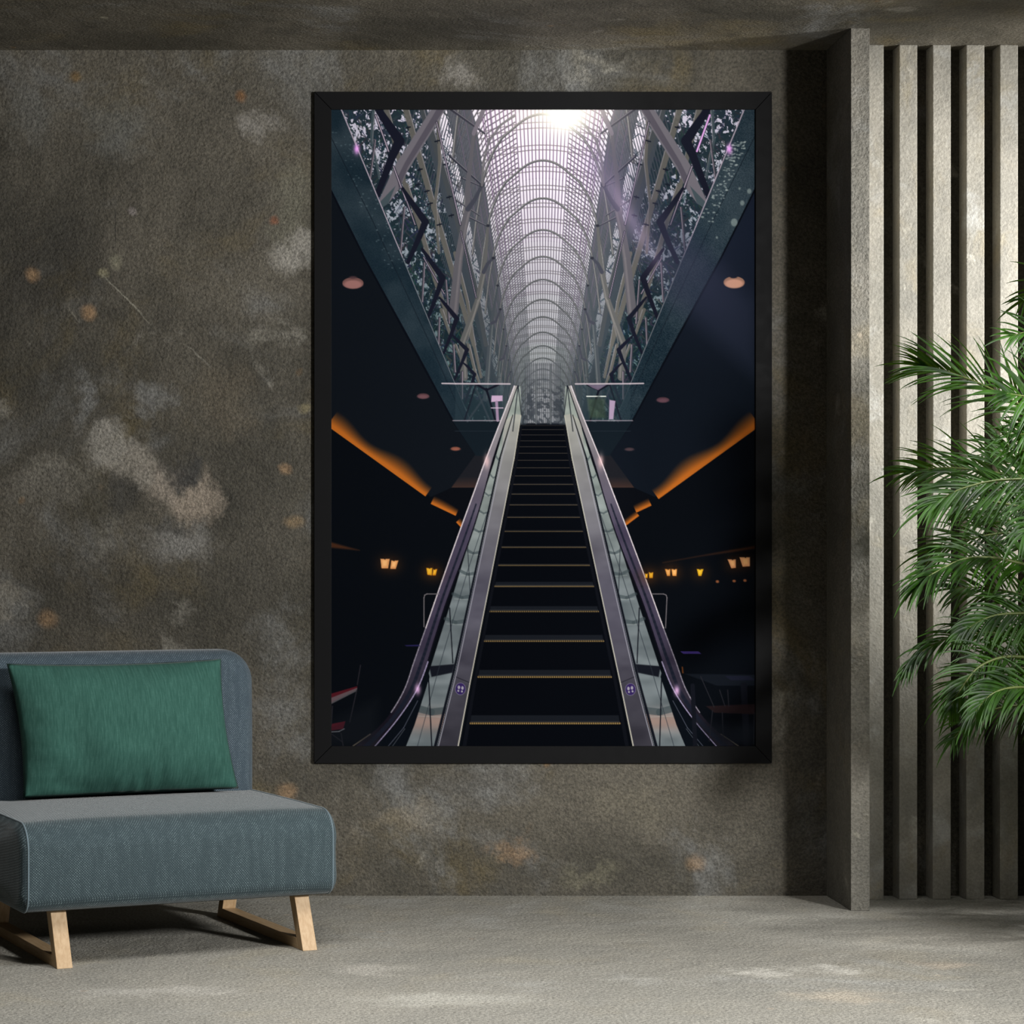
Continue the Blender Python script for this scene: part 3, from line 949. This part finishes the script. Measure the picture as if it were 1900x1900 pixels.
lin = np.clip(cv, 0, 255) / 255.0
lin = np.where(lin <= .04045, lin / 12.92, ((lin + .055) / 1.055) ** 2.4)
NXp, NYp = PW + 1, PH + 1
xs = np.linspace(ix0 - .002, ix1 + .002, NXp) - pc.location.x
zs = np.linspace(iz1 + .002, iz0 - .002, NYp) - pc.location.z
vx, vz = np.meshgrid(xs, zs)
co_ = np.empty((NXp * NYp, 3), np.float32)
co_[:, 0] = vx.ravel(); co_[:, 1] = WALL - .008 - pc.location.y; co_[:, 2] = vz.ravel()
q = (np.arange(NYp - 1)[:, None] * NXp + np.arange(NXp - 1)[None, :]).ravel()
quad = np.stack([q, q + NXp, q + NXp + 1, q + 1], 1).astype(np.int32)
me = bpy.data.meshes.new('print')
me.vertices.add(len(co_)); me.vertices.foreach_set('co', co_.ravel())
me.loops.add(quad.size); me.loops.foreach_set('vertex_index', quad.ravel())
me.polygons.add(len(quad)); me.polygons.foreach_set('loop_start', np.arange(0, quad.size, 4, dtype=np.int32))
me.update(calc_edges=True)
ca = me.color_attributes.new('ink', 'FLOAT_COLOR', 'POINT')
rgba = np.ones((NXp * NYp, 4), np.float32); rgba[:, :3] = lin.reshape(-1, 3)
ca.data.foreach_set('color', rgba.ravel())
g = G('printed_photo')
at_ = g.n('ShaderNodeVertexColor', layer_name='ink')
me.materials.append(g.out(g.mix(1.0, at_.outputs[0], (PRINT_GAIN,) * 3, 'MULTIPLY'), .7, spec=.0))
pr = bpy.data.objects.new('print', me); COL.objects.link(pr); pr.parent = pc
pr['label'] = 'printed photograph of an escalator under a glass vault'
box('backing_board', ix0 - .004 - pc.location.x, ix1 + .004 - pc.location.x, -.006, -.002, iz0 - .004 - pc.location.z, iz1 + .004 - pc.location.z, m_frame, pc)


# ------------------------------------------------------------------ sofa
TH = R(22.6)
FR = Vector((.2156, 6.965, 0))                 # front right corner of the seat on the ground
LS = 1.015


def fabric(name, base, light, kf=900.0, fleck=.55, streak=(1, 1, 1)):
    g = G(name)
    co = g.coord()
    s = g.n('ShaderNodeSeparateXYZ'); g.put(s.inputs[0], co)
    u = g.math('MULTIPLY_ADD', s.outputs[1], .9, s.outputs[0])
    v = g.math('ADD', s.outputs[2], s.outputs[1])
    su = g.math('SINE', g.math('MULTIPLY', u, kf)); sv = g.math('SINE', g.math('MULTIPLY', v, kf))
    p = g.math('MULTIPLY', su, sv)
    dots = g.step(p, .15, .8)
    irr = g.noise(g.mapping(co, scale=streak), 240, 3, .7)
    irr2 = g.noise(g.mapping(co, scale=(1, 1, .18)), 45, 3, .6)
    amt = g.math('MULTIPLY', dots, g.math('MULTIPLY', g.step(irr, .35, .65, .15, 1), g.step(irr2, .35, .65, .35, fleck * 1.6)))
    col = g.mix(amt, base, light)
    col = g.mix(1.0, col, g.mix(g.noise(co, 300, 3, .7), (.75,) * 3, (1.25,) * 3), 'MULTIPLY')
    nrm = g.bump(g.math('ADD', g.math('MULTIPLY', p, .5), irr), .35, .002)
    return g.out(col, .92, nrm, spec=.08, sheen=.2)


m_fab = fabric('grey_blue_fabric', s2l((50, 61, 65)), s2l((118, 134, 137)), 800.0, .6)
m_fabb = fabric('grey_blue_backrest_fabric', s2l((56, 67, 75)), s2l((128, 142, 150)), 800.0, .62)
g = G('piping_fabric')
m_pipe = g.out(g.mix(g.noise(g.coord(), 400, 2), s2l((70, 84, 92)), s2l((108, 122, 128))), .9, spec=.1, sheen=.3)

g = G('green_velvet')
rt = g.n('ShaderNodeMapping'); g.put(rt.inputs['Vector'], g.coord()); rt.inputs['Rotation'].default_value = (0, 0, -R(22.6))
co = g.mapping(rt.outputs[0], scale=(1, .05, 1))
st = g.noise(g.mapping(co, scale=(1, 1, .10)), 220, 4, .7)
st2 = g.noise(g.mapping(co, scale=(.25, 1, 1)), 260, 3, .7)
c_ = g.mix(g.step(st, .3, .75), s2l((41, 73, 65)), s2l((60, 95, 86)))
c_ = g.mix(g.step(st2, .3, .7, 0, .4), c_, s2l((43, 77, 69)))
m_green = g.out(c_, .85, g.bump(g.math('ADD', st, st2), .15, .001), spec=.05, sheen=.04)

g = G('pale_birch')
co = g.coord()
gr = g.noise(g.mapping(co, scale=(14, 14, 1.0)), 9, 4, .6, .4)
m_wood = g.out(g.mix(g.step(gr, .3, .7), s2l((160, 132, 97)), s2l((176, 150, 117))), .5, spec=.3)
g = G('pale_birch_runner')
co = g.coord()
gr = g.noise(g.mapping(co, scale=(14, 1.0, 14)), 9, 4, .6, .4)
m_wood2 = g.out(g.mix(g.step(gr, .3, .7), s2l((160, 132, 97)), s2l((176, 150, 117))), .5, spec=.3)

sofa = empty('sofa', FR, 'grey-blue fabric armless sofa with pale wooden sled legs on the concrete floor', 'sofa', rz=TH)


def rrect(w0, h0, w1, h1, rads, n=10):
    """outline of a rounded rectangle from (w0,h0) to (w1,h1); rads = bl, br, tr, tl"""
    cs = [((w0, h0), 180, rads[0], 1, 1), ((w1, h0), 270, rads[1], -1, 1), ((w1, h1), 0, rads[2], -1, -1), ((w0, h1), 90, rads[3], 1, -1)]
    pts = []
    for (c, a0, r, sx, sy) in cs:
        r = max(r, .001)
        cx, cy = c[0] + sx * r, c[1] + sy * r
        for k in range(n + 1):
            a = R(a0 + 90 * k / n)
            pts.append((cx + r * math.cos(a), cy + r * math.sin(a)))
    # extra points along the long straight runs so the surface can swell
    out = []
    for i, p in enumerate(pts):
        q = pts[(i + 1) % len(pts)]
        out.append(p)
        d = math.hypot(q[0] - p[0], q[1] - p[1])
        m = int(d / .04)
        for k in range(1, m):
            out.append((p[0] + (q[0] - p[0]) * k / m, p[1] + (q[1] - p[1]) * k / m))
    return out


def slab(name, w0, h0, w1, h1, rads, c0, c1, er, bulge, mat, parent, frame, rings=14, swell=None):
    outl = rrect(w0, h0, w1, h1, rads)
    cx, cy = (w0 + w1) / 2, (h0 + h1) / 2
    hw, hh = (w1 - w0) / 2, (h1 - h0) / 2
    n = len(outl)

    def ring(o, c):                    # outline shrunk by o
        return [(cx + (a - cx) * (1 - o / hw), cy + (b - cy) * (1 - o / hh), c) for a, b in outl]
    rs = []
    caps = [.04, .2, .4, .6, .8, .93]
    for s in caps:
        rs.append([(cx + (a - cx) * s * (1 - er / hw), cy + (b - cy) * s * (1 - er / hh), c0 - bulge * (1 - s * s)) for a, b in outl])
    E = 8
    for k in range(E):
        a = R(90 * k / E)
        rs.append(ring(er * (1 - math.sin(a)), c0 + er * (1 - math.cos(a))))
    for k in range(rings + 1):
        rs.append(ring(0, c0 + er + (c1 - c0 - 2 * er) * k / rings))
    for k in range(1, E + 1):
        a = R(90 * (1 - k / E))
        rs.append(ring(er * (1 - math.sin(a)), c1 - er * (1 - math.cos(a))))
    for s in caps[::-1]:
        rs.append([(cx + (a - cx) * s * (1 - er / hw), cy + (b - cy) * s * (1 - er / hh), c1 + bulge * (1 - s * s)) for a, b in outl])
    V = []
    for r_ in rs:
        for p in r_:
            if swell:
                p = swell(*p)
            V.append(frame(*p))
    F = []
    for k in range(len(rs) - 1):
        for i in range(n):
            j = (i + 1) % n
            F.append((k * n + i, k * n + j, (k + 1) * n + j, (k + 1) * n + i))
    F.append(tuple(range(n))[::-1]); F.append(tuple(range((len(rs) - 1) * n, len(rs) * n)))
    o = mesh_obj(name, V, F, mat, parent, smooth=True)
    bm = bmesh.new(); bm.from_mesh(o.data)
    bmesh.ops.recalc_face_normals(bm, faces=bm.faces)
    bm.to_mesh(o.data); bm.free()
    return o


def tube(pts, r, n=8, closed=False):
    V, F = [], []
    P = [Vector(p) for p in pts]
    N = len(P)
    prev = None
    for i, p in enumerate(P):
        if closed:
            t = P[(i + 1) % N] - P[i - 1]
        else:
            t = P[min(i + 1, N - 1)] - P[max(i - 1, 0)]
        t.normalize()
        if prev is None:
            a = t.orthogonal().normalized()
        else:
            a = (prev - t * prev.dot(t)).normalized()
        prev = a
        b = t.cross(a)
        rr = r[i] if isinstance(r, (list, tuple)) else r
        for k in range(n):
            an = 2 * math.pi * k / n
            V.append(p + a * math.cos(an) * rr + b * math.sin(an) * rr)
    M = N if closed else N - 1
    for i in range(M):
        for k in range(n):
            F.append((i * n + k, i * n + (k + 1) % n, ((i + 1) % N) * n + (k + 1) % n, ((i + 1) % N) * n + k))
    if not closed:
        F.append(tuple(range(n))[::-1]); F.append(tuple(range((N - 1) * n, N * n)))
    return V, F


SZ0, SZ1, SD = .163, .424, .80


def seat_swell(a, b, c):
    # a = depth, b = height, c = along the length (negative to the left)
    t = (c + LS / 2) / (LS / 2)
    m = max(0, 1 - t ** 4)
    v = min(max((a - 0) / SD, 0), 1)
    h = (b - SZ0) / (SZ1 - SZ0)
    if h > .6:
        b += .014 * m * math.sin(math.pi * min(1, v * 1.15)) ** .7 * (h - .6) / .4
    mid = math.sin(math.pi * min(max(h, 0), 1))
    if a < .2:
        a -= .010 * m * mid
    # faint sag and ripple of the upholstery on the end panels
    if abs(t) > .97:
        a += .0
        c += math.copysign(.006, t) * mnoise.noise((a * 9, b * 12, t * 3))
    return a, b, c


sf = lambda a, b, c: (c, a, b)
slab('seat_cushion', 0, SZ0, SD, SZ1, (.05, .05, .06, .075), -LS, 0, .030, .024, m_fab, sofa, sf, rings=28, swell=seat_swell)
for c in (-LS + .022, -.022):
    pts = []
    for a, b in rrect(.002, SZ0 + .001, SD - .002, SZ1 - .001, (.05, .05, .06, .075)):
        p = seat_swell(a, b, c * .999)
        pts.append(sf(p[0], p[1], c))
    V, F = tube([Vector(p) for p in pts], .0032, 6, True)
    mesh_obj('piping', V, F, m_pipe, sofa, smooth=True)


def back_swell(a, b, c):
    # a = along length, b = height, c = depth ; narrower near the seat, leaning back
    t = (b - .30) / .60
    u = (a + LS / 2)
    a = -LS / 2 + u * (1 - .024 * (1 - t) ** 2)
    c += .035 * max(0, t - .1)
    return a, b, c


bf = lambda a, b, c: (a, c, b)
slab('backrest', -LS, .30, 0, .893, (.05, .05, .105, .105), .64, .80, .062, .02, m_fabb, sofa, bf, rings=3, swell=back_swell)

# sled legs
LEG_T = .048
for xo, nm in ((-.0755 - LEG_T, 'r'), (-.0755 - .831, 'l')):
    xa, xb = xo, xo + LEG_T
    fr_ = lambda a, b, c: (c, a, b)
    prism('leg', [(-.002, 0), (.036, 0), (.036 + .078, .172), (.070, .172)], xa, xb, m_wood, sofa, bevel=.0015, frame=fr_)
    prism('leg', [(.722, 0), (.684, 0), (.684 - .060, .172), (.722 - .060, .172)], xa, xb, m_wood, sofa, bevel=.0015, frame=fr_)
    prism('runner', [(.0362, .0), (.6838, .0), (.6725, .032), (.0507, .032)], xa, xb, m_wood2, sofa, bevel=.0012, frame=fr_)

# ------------------------------------------------------------------ pillow
inv = Vector((math.cos(TH), math.sin(TH), 0)); dv = Vector((-math.sin(TH), math.cos(TH), 0))


def uv(u, v, z):
    return FR + inv * u + dv * v + Vector((0, 0, z))


cBL, cBR = uv(-.851, .535, .444), uv(-.120, .535, .445)
cTL, cTR = uv(-.890, .590, .866), uv(-.160, .590, .868)
NU, NV = 64, 44
nrm_ = (cBR - cBL).cross(cTL - cBL).normalized()      # points to the front or back
if nrm_.dot(dv) > 0:
    nrm_ = -nrm_
pillow_c = (cBL + cBR) / 2
V, F = [], []
for side in (1, -1):
    for j in range(NV + 1):
        for i in range(NU + 1):
            s, t = i / NU, j / NV
            S, T = 2 * s - 1, 2 * t - 1
            si = .5 + (s - .5) * (1 - .045 * (1 - T * T) ** 1.0)
            ti = .5 + (t - .5) * (1 - (.045 if t > .5 else .004) * (1 - S * S) ** 1.0)
            p = (cBL * (1 - si) + cBR * si) * (1 - ti) + (cTL * (1 - si) + cTR * si) * ti
            e = (max(0, 1 - abs(S) ** 2.6)) ** .62 * (max(0, 1 - abs(T) ** 2.6)) ** .62
            th = .104 * e
            edge = max(abs(S) ** 3, abs(T) ** 3)
            pk = abs(math.sin(S * 13 + 2 * math.sin(S * 5))) ** 3
            dent = .012 * math.exp(-((T + .93 - .12 * math.sin(S * 6)) / .22) ** 2) * pk + .007 * math.exp(-((T - .95) / .16) ** 2) * abs(math.sin(S * 9 + 1)) ** 3
            dent += .016 * math.exp(-((S + .55 + .12 * T) / .16) ** 2) * (1 - T) * .5
            wr = -dent + .010 * mnoise.noise((S * 3.2, T * 2.2, side * 4.0)) + .006 * mnoise.noise((S * 9, T * 3.0, 2 + side)) * abs(T) ** 2 \
                + .004 * mnoise.noise((S * 4, T * 9, 7 + side)) * abs(S) ** 2
            off = (th + wr * min(1, e * 2.5)) * side
            if side < 0:
                off *= .5
            V.append(p + nrm_ * off - pillow_c)
base = (NU + 1) * (NV + 1)
for sd in (0, 1):
    for j in range(NV):
        for i in range(NU):
            a = sd * base + j * (NU + 1) + i
            q = (a, a + 1, a + NU + 2, a + NU + 1)
            F.append(q if sd == 0 else q[::-1])
pil = mesh_obj('pillow', V, F, m_green, None, smooth=True)
bm = bmesh.new(); bm.from_mesh(pil.data)
bmesh.ops.remove_doubles(bm, verts=bm.verts, dist=.0004)
bmesh.ops.recalc_face_normals(bm, faces=bm.faces)
bm.to_mesh(pil.data); bm.free()
pil.location = pillow_c
tag(pil, 'green velvety rectangular pillow leaning on the backrest of the sofa', 'pillow')

# ------------------------------------------------------------------ palm
random.seed(11)
g = G('palm_leaf')
co = g.coord()
lv = g.noise(co, 14, 3, .6)
cc = g.mix(g.step(lv, .3, .7), s2l((13, 36, 6)), s2l((48, 88, 14)))
m_leaf = g.out(cc, .48, g.bump(g.noise(co, 300, 2), .15, .001), spec=.28)
g.b.inputs['Subsurface Weight'].default_value = 0.0
tr = g.n('ShaderNodeBsdfTranslucent'); g.put(tr.inputs[0], g.mix(.5, cc, s2l((135, 180, 44))))
ms = g.n('ShaderNodeMixShader'); ms.inputs[0].default_value = .36
outn = [n for n in g.t.nodes if n.type == 'OUTPUT_MATERIAL'][0]
g.t.links.new(g.b.outputs[0], ms.inputs[1]); g.t.links.new(tr.outputs[0], ms.inputs[2]); g.t.links.new(ms.outputs[0], outn.inputs[0])
g = G('palm_stem')
m_stem = g.out(g.mix(g.noise(g.coord(), 20, 3), s2l((60, 76, 30)), s2l((104, 112, 58))), .5, spec=.4)

PB = Vector((2.86, 7.28, 0))
palm = empty('areca_palm', PB, 'tall green areca palm with feathery arching fronds standing in front of the slats', 'plant')


def bez(ctrl, n):
    P = [Vector(p) for p in ctrl]
    out = []
    m = len(P) - 1
    for i in range(n + 1):
        t = i / n * m
        k = min(int(t), m - 1); f = t - k
        p0 = P[max(k - 1, 0)]; p1 = P[k]; p2 = P[k + 1]; p3 = P[min(k + 2, m)]
        out.append(.5 * ((2 * p1) + (p2 - p0) * f + (2 * p0 - 5 * p1 + 4 * p2 - p3) * f * f + (3 * p1 - p0 - 3 * p2 + p3) * f ** 3))
    return out


def leaflet(V, F, p0, d, up, L, W, droop, seg=7):
    """one narrow pointed blade folded along its midrib"""
    d = d.normalized()
    b = len(V)
    p = p0.copy()
    dirv = d.copy()
    for k in range(seg + 1):
        t = k / seg
        side = dirv.cross(up)
        if side.length < 1e-4:
            side = dirv.orthogonal()
        side.normalize()
        nn = side.cross(dirv).normalized()
        wd = W * (min(1, .35 + t * 4) if t < .2 else (1 - ((t - .2) / .8) ** 1.8)) * .5 + .0004
        V.append(p - side * wd + nn * wd * .35)
        V.append(p.copy())
        V.append(p + side * wd + nn * wd * .35)
        p = p + dirv * (L / seg)
        dirv = (dirv + Vector((0, 0, -droop)) * (.35 + t)).normalized()
    for k in range(seg):
        a = b + k * 3
        F.append((a, a + 1, a + 4, a + 3)); F.append((a + 1, a + 2, a + 5, a + 4))


def frond(pxpts, L=.24, W=.013, n=34, start=.25, facing=(0, -1, .35), droop=.10, ang=(62, 24), up_bias=0.0, both=(1, 1)):
    L *= 1.25; W *= .66; n = int(n * .9); droop *= 1.7
    """pxpts: (px, py, Y) along the rachis from base to tip"""
    ctrl = [at(*p) - PB for p in pxpts]
    spine = bez(ctrl, 48)
    V, F = tube(spine, [(.006 * (1 - i / 48) + .0016) for i in range(49)], 6)
    fr = mesh_obj('frond', [], [], m_leaf, palm)
    LV, LF = [], []
    fc = Vector(facing).normalized()
    for i in range(n):
        t = start + (1 - start) * (i / (n - 1))
        x = t * 48; k = min(int(x), 47); f = x - k
        p = spine[k].lerp(spine[k + 1], f)
        tan = (spine[k + 1] - spine[k]).normalized()
        s = fc.cross(tan).normalized()
        q = (t - start) / (1 - start)
        ll = L * (.62 + .5 * math.sin(math.pi * min(1, q * .9 + .12))) * (1 - .25 * q)
        a = R(ang[0] + (ang[1] - ang[0]) * q)
        for sg in (1, -1):
            if not both[0 if sg > 0 else 1]:
                continue
            aa = a + R(random.uniform(-11, 11))
            d = tan * math.cos(aa) + s * sg * math.sin(aa) + fc * random.uniform(-.02, .30) + Vector((0, 0, up_bias))
            leaflet(LV, LF, p, d, fc, ll * random.uniform(.85, 1.1), W * random.uniform(.8, 1.15), droop * random.uniform(.6, 1.5))
    leaflet(LV, LF, spine[-1], (spine[-1] - spine[-3]), fc, L * .7, W, droop)
    me = fr.data
    me.from_pydata([tuple(v) for v in LV], [], LF)
    for p in me.polygons:
        p.use_smooth = True
    me.update()
    rc = mesh_obj('rachis', V, F, m_stem, fr, smooth=True)
    return fr


# (rachis in photo positions with a distance for each point)
C = (1990, 760, 7.25)
FR_LIST = [
    # top right, pointing left
    dict(pxpts=[(2060, 800, 7.25), (2010, 660, 7.22), (1950, 612, 7.18), (1880, 622, 7.12)], L=.15, W=.013, n=18, start=.3, droop=.05),
    dict(pxpts=[(2060, 820, 7.25), (2020, 600, 7.3), (1970, 520, 7.3), (1900, 555, 7.3)], L=.13, n=14, start=.4, droop=.05),
    # dark long one above
    dict(pxpts=[(2060, 900, 7.4), (1960, 800, 7.45), (1850, 728, 7.5), (1760, 690, 7.52), (1715, 680, 7.55)], L=.19, W=.011, n=36, start=.28, droop=.06, ang=(40, 14)),
    # bright fan
    dict(pxpts=[(2050, 860, 7.1), (1990, 770, 7.0), (1930, 742, 6.95), (1868, 730, 6.9)], L=.19, W=.017, n=22, start=.25, droop=.08, ang=(74, 26)),
    dict(pxpts=[(2060, 960, 7.1), (2000, 890, 7.0), (1940, 850, 6.95), (1865, 826, 6.9)], L=.17, W=.016, n=22, start=.2, droop=.05, ang=(70, 28)),
    dict(pxpts=[(2060, 940, 7.1), (1990, 800, 7.0), (1950, 800, 6.95), (1890, 806, 6.9)], L=.16, W=.014, n=18, start=.3, droop=.09),
    # long dark left
    dict(pxpts=[(2060, 960, 7.4), (1950, 900, 7.42), (1850, 878, 7.45), (1760, 868, 7.48), (1690, 874, 7.5)], L=.17, W=.012, n=42, start=.15, droop=.07, ang=(55, 18)),
    dict(pxpts=[(2060, 980, 7.2), (1960, 900, 7.2), (1870, 890, 7.2), (1790, 905, 7.2), (1730, 935, 7.2)], L=.19, W=.014, n=36, start=.15, droop=.09, ang=(55, 18)),
    dict(pxpts=[(2060, 1020, 7.3), (1960, 955, 7.3), (1880, 938, 7.3), (1800, 925, 7.3), (1745, 935, 7.3)], L=.15, W=.012, n=36, start=.15, droop=.11, ang=(60, 20)),
    # hanging bright at right
    dict(pxpts=[(2040, 1040, 7.0), (1990, 960, 6.95), (1945, 960, 6.9), (1905, 985, 6.88)], L=.16, W=.015, n=20, start=.2, droop=.2, ang=(60, 30)),
    # arching middle
    dict(pxpts=[(2060, 1160, 7.15), (1960, 1075, 7.12), (1880, 1042, 7.1), (1800, 1035, 7.08), (1735, 1062, 7.05), (1705, 1085, 7.05)], L=.15, W=.014, n=50, start=.1, droop=.12, ang=(52, 14), facing=(.1, -1, .8)),
    dict(pxpts=[(2060, 1120, 7.4), (1960, 1020, 7.4), (1880, 990, 7.4), (1800, 1000, 7.42), (1730, 1020, 7.45)], L=.16, W=.011, n=36, start=.1, droop=.09, ang=(55, 18)),
    dict(pxpts=[(2060, 1200, 7.4), (1960, 1125, 7.42), (1880, 1100, 7.45), (1820, 1090, 7.5), (1770, 1092, 7.5)], L=.16, W=.011, n=34, start=.1, droop=.13, ang=(60, 24)),
    # lower long one
    dict(pxpts=[(2060, 1240, 7.2), (1960, 1195, 7.2), (1880, 1178, 7.2), (1790, 1176, 7.2), (1720, 1203, 7.2), (1685, 1240, 7.2)], L=.12, W=.011, n=50, start=.1, droop=.12, ang=(42, 12), facing=(.1, -1, .7)),
    dict(pxpts=[(2060, 1210, 7.1), (1960, 1145, 7.1), (1890, 1138, 7.1), (1835, 1145, 7.1), (1790, 1170, 7.1)], L=.13, W=.013, n=36, start=.1, droop=.13, ang=(55, 20)),
    # low curls
    dict(pxpts=[(2060, 1330, 7.1), (1960, 1240, 7.1), (1880, 1218, 7.08), (1820, 1235, 7.06), (1785, 1275, 7.05), (1765, 1310, 7.05)], L=.13, W=.012, n=40, start=.1, droop=.12, ang=(60, 22), facing=(.2, -1, .4)),
    dict(pxpts=[(2060, 1380, 7.0), (1970, 1290, 7.0), (1900, 1275, 6.98), (1845, 1285, 6.95), (1810, 1320, 6.95)], L=.14, W=.013, n=38, start=.1, droop=.13, ang=(58, 18)),
    dict(pxpts=[(2060, 1400, 7.35), (1960, 1320, 7.35), (1880, 1310, 7.35), (1810, 1330, 7.38), (1770, 1370, 7.4)], L=.13, W=.010, n=38, start=.1, droop=.12, ang=(60, 22)),
    dict(pxpts=[(2060, 1300, 7.45), (1960, 1250, 7.45), (1870, 1240, 7.48), (1800, 1260, 7.5), (1760, 1290, 7.5)], L=.15, W=.010, n=38, start=.1, droop=.10, ang=(60, 22)),
    dict(pxpts=[(2060, 1080, 7.5), (1980, 960, 7.5), (1930, 900, 7.52), (1880, 850, 7.55), (1840, 830, 7.55)], L=.15, W=.010, n=34, start=.1, droop=.08, ang=(60, 24)),
    dict(pxpts=[(2060, 1160, 7.5), (1980, 1040, 7.5), (1920, 1000, 7.52), (1860, 960, 7.55), (1810, 960, 7.55)], L=.15, W=.010, n=34, start=.1, droop=.10, ang=(60, 24)),
]
for k in FR_LIST:
    frond(**k)
# canes rising from the pot and the pot itself (both right of the frame)
for k, (dx, dy, hh) in enumerate([(-.06, .0, 1.5), (.05, .04, 1.35), (.0, -.06, 1.1), (.09, -.05, .9), (-.08, .08, 1.6)]):
    tgt = at(2060, [800, 940, 1160, 1330, 1000][k], 7.25) - PB
    V, F = tube(bez([Vector((dx, dy, .34)), Vector((dx * 1.3, dy, .34 + (tgt.z - .34) * .5)), tgt], 14), [.016 - .0006 * i for i in range(15)], 8)
    mesh_obj('cane', V, F, m_stem, palm, smooth=True)
g = G('dark_pot')
m_pot = g.out(g.mix(g.noise(g.coord(), 12, 4), s2l((38, 37, 35)), s2l((58, 56, 52))), .6)
prof = [(0, 0), (.15, 0), (.165, .02), (.21, .36), (.215, .38), (.2, .385), (.19, .36), (.19, .34), (0, .34)]
V, F = [], []
NS = 40
for r_, z in prof:
    for k in range(NS):
        a = 2 * math.pi * k / NS
        V.append((r_ * math.cos(a), r_ * math.sin(a), z))
for i in range(len(prof) - 1):
    for k in range(NS):
        F.append((i * NS + k, i * NS + (k + 1) % NS, (i + 1) * NS + (k + 1) % NS, (i + 1) * NS + k))
mesh_obj('pot', V, F, m_pot, palm, smooth=True)
